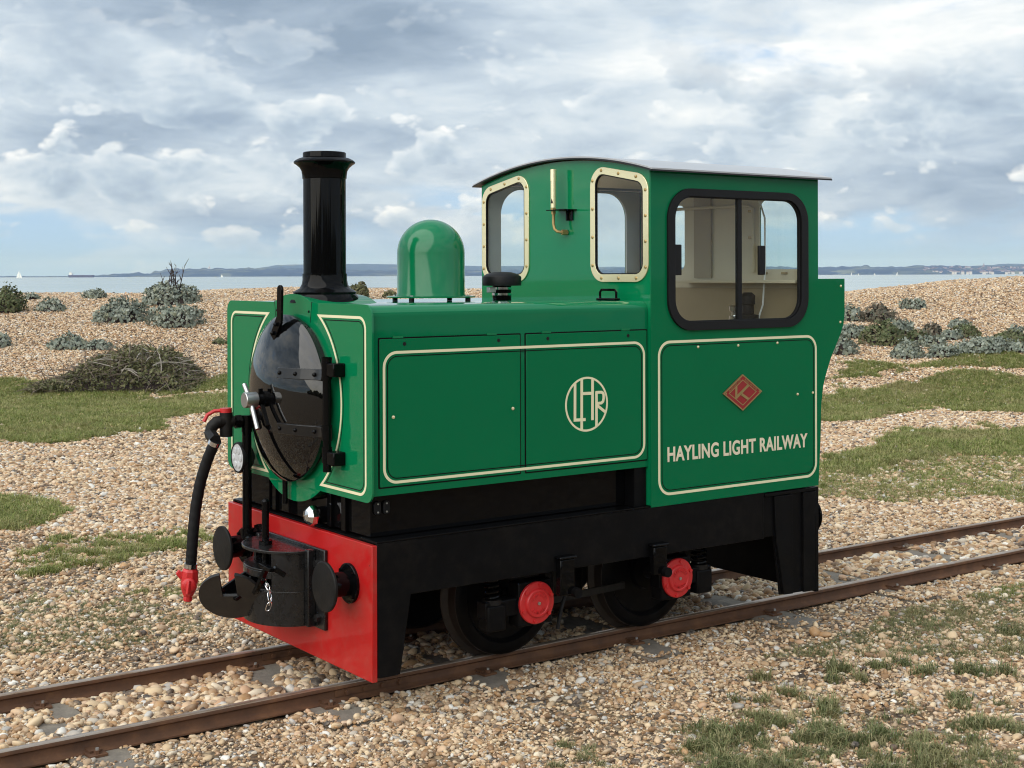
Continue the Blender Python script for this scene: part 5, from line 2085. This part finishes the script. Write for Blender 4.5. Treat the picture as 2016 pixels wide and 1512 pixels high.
def scrub_mound():
    p = on_ground(207, 776)
    D = (np.array(p[:]) - CAM) @ FWD
    k = D / F
    w, h = 356 * k, 84 * k
    root = thing("scrub_bush", "low mound of dark tangled scrub with bare grey twigs on the grass", "bush", p + Vector((GF[0], GF[1], 0)) * .9)
    g = np.random.default_rng(4)

    def hgt(s, t):       # s along, t across, both -1..1
        a = float(np.interp(s, [-1, -.7, -.45, -.25, 0, .3, .5, .65, .8, 1], [.05, .28, .52, .80, .96, 1.0, .93, .72, .42, .05])) * (1 + .05 * math.sin(13 * s) + .04 * math.sin(29 * s + 1))
        return h * a * math.sqrt(max(0, 1 - t * t))
    ax, ay = Vector((GR[0], GR[1], 0)), Vector((GF[0], GF[1], 0))
    mb = MB()
    for i in range(11000):
        s, t = g.uniform(-1, 1), g.uniform(-1, 1)
        hh = hgt(s, t)
        if hh < .04:
            continue
        c = ax * (s * w / 2) + ay * (t * .95) + Vector((0, 0, hh * g.uniform(.55, 1.03)))
        d = Vector(g.normal(0, 1, 3))
        d.z = abs(d.z) * .8
        d.normalize()
        e = d.orthogonal().normalized()
        e = Quaternion(d, g.uniform(0, 6.28)) @ e
        L, wd = g.uniform(.04, .085), g.uniform(.010, .020)
        mb.add([c, c + d * L * .5 + e * wd, c + d * L, c + d * L * .5 - e * wd], [(0, 1, 2, 3)])
    me = bpy.data.meshes.new("foliage")
    me.from_pydata(mb.v, [], mb.f)
    me.materials.append(M["scrub"])
    link("foliage", me, root)
    for nm, cnt, mm, r0, zlo in (("twigs", 700, "twig", .006, .6), ("bare_twigs", 60, "twig_pale", .009, .8)):
        mb = MB()
        for i in range(cnt):
            s, t = (g.uniform(-.8, .85), g.uniform(-.9, .5)) if nm == "twigs" else (g.uniform(.05, .75), g.uniform(-.9, -.1))
            hh = hgt(s, t)
            c = ax * (s * w / 2) + ay * (t * .95) + Vector((0, 0, hh * g.uniform(zlo, 1.0)))
            d = Vector((g.normal(), g.normal() * .6, g.normal() * .35 + .1))
            d.normalize()
            L = g.uniform(.18, .5)
            bend = Vector(g.normal(0, .12, 3))
            pts = [c + d * (L * q) + bend * (q * q) * L + Vector((0, 0, -.25 * L * q * q)) for q in np.linspace(0, 1, 5)]
            mb.tube(pts, [r0, r0 * .9, r0 * .75, r0 * .6, r0 * .3], 4, caps=False)
        obj(nm, mb, M[mm], root)
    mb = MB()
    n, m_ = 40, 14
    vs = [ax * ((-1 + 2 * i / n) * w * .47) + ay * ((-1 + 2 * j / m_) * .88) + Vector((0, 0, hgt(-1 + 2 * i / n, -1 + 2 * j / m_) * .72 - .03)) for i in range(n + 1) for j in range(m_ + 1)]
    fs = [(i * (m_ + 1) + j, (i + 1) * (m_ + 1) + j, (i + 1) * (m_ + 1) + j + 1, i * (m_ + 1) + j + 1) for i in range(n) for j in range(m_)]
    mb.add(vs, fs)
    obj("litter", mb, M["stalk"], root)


scrub_mound()


def inland_wood():
    """dark trees and hedge inland, seen only mirrored in the paint"""
    g = np.random.default_rng(31)
    mb = MB()
    o0 = Vector((CAM[0], CAM[1], 0))
    for i in range(90):
        u = -110 + 220 * (i + g.uniform(-.4, .4)) / 90
        D = -30 - 9 * g.uniform(0, 1)
        r, h = g.uniform(2.0, 3.6), g.uniform(2.2, 4.6)
        c = o0 + Vector((GR[0] * u + GF[0] * D, GR[1] * u + GF[1] * D, ZG))
        for k in range(260):
            a, q = g.uniform(0, 6.28), g.uniform(0, 1)
            el = math.asin(g.uniform(-.2, 1))
            rr = g.uniform(.75, 1.08)
            p = c + Vector((math.cos(a) * math.cos(el) * r * rr, math.sin(a) * math.cos(el) * r * rr, max(0.0, h * .5 + math.sin(el) * h * .55 * rr)))
            d = Vector(g.normal(0, 1, 3)).normalized()
            e = d.orthogonal().normalized()
            L = g.uniform(.3, .6)
            mb.add([p - d * L, p + e * L * .6, p + d * L, p - e * L * .6], [(0, 1, 2, 3)])
        mb.ball(c + Vector((0, 0, h * .45)), (r * .8, r * .8, h * .52), 6)
    me = bpy.data.meshes.new("wood")
    me.from_pydata(mb.v, [], mb.f)
    me.materials.append(M["scrub"])
    o = link("wood", me, kind="stuff")
    o["label"] = "belt of dark trees inland, behind the photographer"


inland_wood()


# ------------------------------------------------------------------ boats, ship, buoy, far town
def sailboat(px, ywl, hpx, label, D=2600, two=True):
    c = far(px, ywl, D)
    k = D / F
    h = hpx * k
    root = thing("sailing_boat", label, "sailing boat", (c[0], c[1], -1.6), "sailing boats out on the water")
    ax, ay = Vector((GR[0], GR[1], 0)), Vector((GF[0], GF[1], 0))
    L = h * .72
    mb = MB()
    st = [(-.5, .5, .16), (-.25, .9, .20), (.1, 1, .22), (.35, .7, .26), (.52, .05, .30)]
    vs, fs = [], []
    for s, wd, t in st:
        for q, zz in ((-1, 1), (-.55, 0), (.55, 0), (1, 1)):
            vs.append(ax * (s * L) + ay * (q * wd * L * .14) + Vector((0, 0, -.02 * L + zz * t * L * .5)))
    for i in range(len(st) - 1):
        for j in range(3):
            a = i * 4 + j
            fs.append((a, a + 1, a + 5, a + 4))
        fs.append((i * 4 + 3, i * 4, i * 4 + 4, i * 4 + 7))
    fs += [(0, 3, 2, 1), (16, 17, 18, 19)]
    mb.add(vs, fs)
    obj("hull", mb, M["hull_white"], root)
    obj("mast", MB().cyl((0, 0, 0), (0, 0, h), .012 * h, 6), M["hull_white"], root)
    b = .10 * h

    def sail(nm, pts):
        th = ay * (.004 * h)
        P = [ax * x + Vector((0, 0, z)) for x, z in pts]
        n = len(P)
        mb = MB().add([p - th for p in P] + [p + th for p in P], [tuple(range(n)), tuple(range(n, 2 * n))[::-1]] + [(i, (i + 1) % n, n + (i + 1) % n, n + i) for i in range(n)])
        obj(nm, mb, M["sail"], root)
    sail("mainsail", [(-.02 * h, b), (-.36 * h, b), (-.30 * h, .35 * h), (-.16 * h, .7 * h), (-.02 * h, .97 * h)])
    if two:
        sail("jib", [(.03 * h, b), (.34 * h, b * .9), (.03 * h, .85 * h)])


sailboat(38, 546, 16, "tall sailing boat furthest out, alone left of the grey ship")
sailboat(437, 543.5, 6.5, "small white sailing boat off the wooded headland", 3200)
sailboat(1677, 538.5, 6.5, "brightest white sail just clear of the bunker", 3200, False)
sailboat(1691, 538.5, 5, "thin grey sail second from the bunker", 3600, False)
sailboat(1722, 538.5, 5, "pair of small sails third from the bunker", 3600)
sailboat(1767, 538, 7, "tall bare masted boat below the start of the town", 3600, False)


def ship():
    D = 5200
    k = D / F
    c = far(160, 544, D)
    root = thing("tanker_ship", "long dark cargo ship low on the horizon at the end of the land", "ship", (c[0], c[1], -1.6))
    ax, ay = Vector((GR[0], GR[1], 0)), Vector((GF[0], GF[1], 0))
    L = 50 * k
    h = 4.6 * k
    f = lambda p, q, d: ax * p + ay * d + Vector((0, 0, q))
    obj("hull", MB().prism([(-L * .46, 0), (L * .47, 0), (L * .5, h), (-L * .5, h)], f, -8, 8), M["hull_dark"], root)
    mb = MB()
    mb.prism([(-L * .46, h), (-L * .34, h), (-L * .34, h * 1.75), (-L * .46, h * 1.75)], f, -7, 7)
    mb.prism([(-L * .45, h * 1.75), (-L * .37, h * 1.75), (-L * .37, h * 2.2), (-L * .45, h * 2.2)], f, -5, 5)
    obj("superstructure", mb, M["hull_white"], root)
    obj("mast", MB().cyl(f(-L * .40, h * 2.2, 0), f(-L * .40, h * 2.7, 0), .6, 6), M["hull_white"], root)


ship()


def buoy():
    p = far(1713, 569, 260)
    root = thing("mooring_buoy", "white and orange mooring buoy floating on the water beyond the bank", "buoy", (p[0], p[1], -1.6))
    r = 3.2 * 260 / F
    obj("float", MB().lathe([(r * .5, -.3 * r), (r, 0), (r, r * .3), (r * .7, r * .8)], n=16), M["orange"], root)
    obj("dome", MB().lathe([(r * .7, r * .8), (r * .75, r * 1.1), (r * .45, r * 1.6), (.02, r * 1.75)], n=16), M["hull_white"], root)


buoy()


def town():
    g = np.random.default_rng(8)
    mb = MB()
    D = 8150
    ax, ay = Vector((GR[0], GR[1], 0)), Vector((GF[0], GF[1], 0))
    for i in range(170):
        px = 1812 + 215 * g.uniform(0, 1) ** .75
        lo = 526 + (1850 - min(px, 1850)) * .05
        py = g.uniform(lo, 538)
        dd = D + (537 - py) / 14 * 900 + 40
        c = Vector(far(px, py, dd))
        w, h = g.uniform(4, 11), g.uniform(3, 7)
        f = lambda p, q, d: c + ax * p + ay * d + Vector((0, 0, q))
        mb.k = 0
        mb.prism([(-w, -12), (w, -12), (w, h), (-w, h)], f, -6, 6)
        mb.k = 1
        mb.prism([(-w * 1.05, h), (w * 1.05, h), (w * .7, h + 4), (-w * .7, h + 4)], f, -6.5, 6.5)
    o = obj("town_houses", mb, [M["town"], M["town_roof"]], kind="stuff")
    o["label"] = "pale hillside town of many tiny houses across the water"
    c = Vector(far(1937, 526, 8900))
    sp = thing("church_spire", "thin church spire standing above the far hillside town", "church spire", c)
    obj("tower", MB().box(-5, 5, -5, 5, -10, 8), M["town"], sp)
    obj("spire", MB().lathe([(6, 8), (.4, 30)], n=8), M["town_roof"], sp)
    c = Vector(far(412, 527, 9100))
    mo = thing("monument", "tiny stone monument on top of the wooded headland", "monument", c)
    obj("plinth", MB().box(-6, 6, -6, 6, -6, 4), M["town"], mo)
    obj("obelisk", MB().lathe([(3.5, 4), (1.5, 16), (.2, 18)], n=4), M["town"], mo)


town()


# ------------------------------------------------------------------ air between here and the far coast
def haze():
    mb = MB().box(-13500, 13500, -13500, 13500, -6.0, 175)
    me = mb.mesh("haze", [])
    m = bpy.data.materials.new("sea_air")
    m.use_nodes = True
    t = NT(m.node_tree)
    t.n.clear()
    out = t.new("ShaderNodeOutputMaterial")
    v = t.new("ShaderNodeVolumePrincipled")
    v.inputs["Color"].default_value = (0.33, 0.50, 1.0, 1)
    v.inputs["Absorption Color"].default_value = (1, 1, 1, 1)
    v.inputs["Density"].default_value = 0.000085
    t.link(v.outputs[0], out.inputs["Volume"])
    me.materials.append(m)
    o = link("haze", me, kind="stuff")
    o["label"] = "thin blue sea air"


haze()
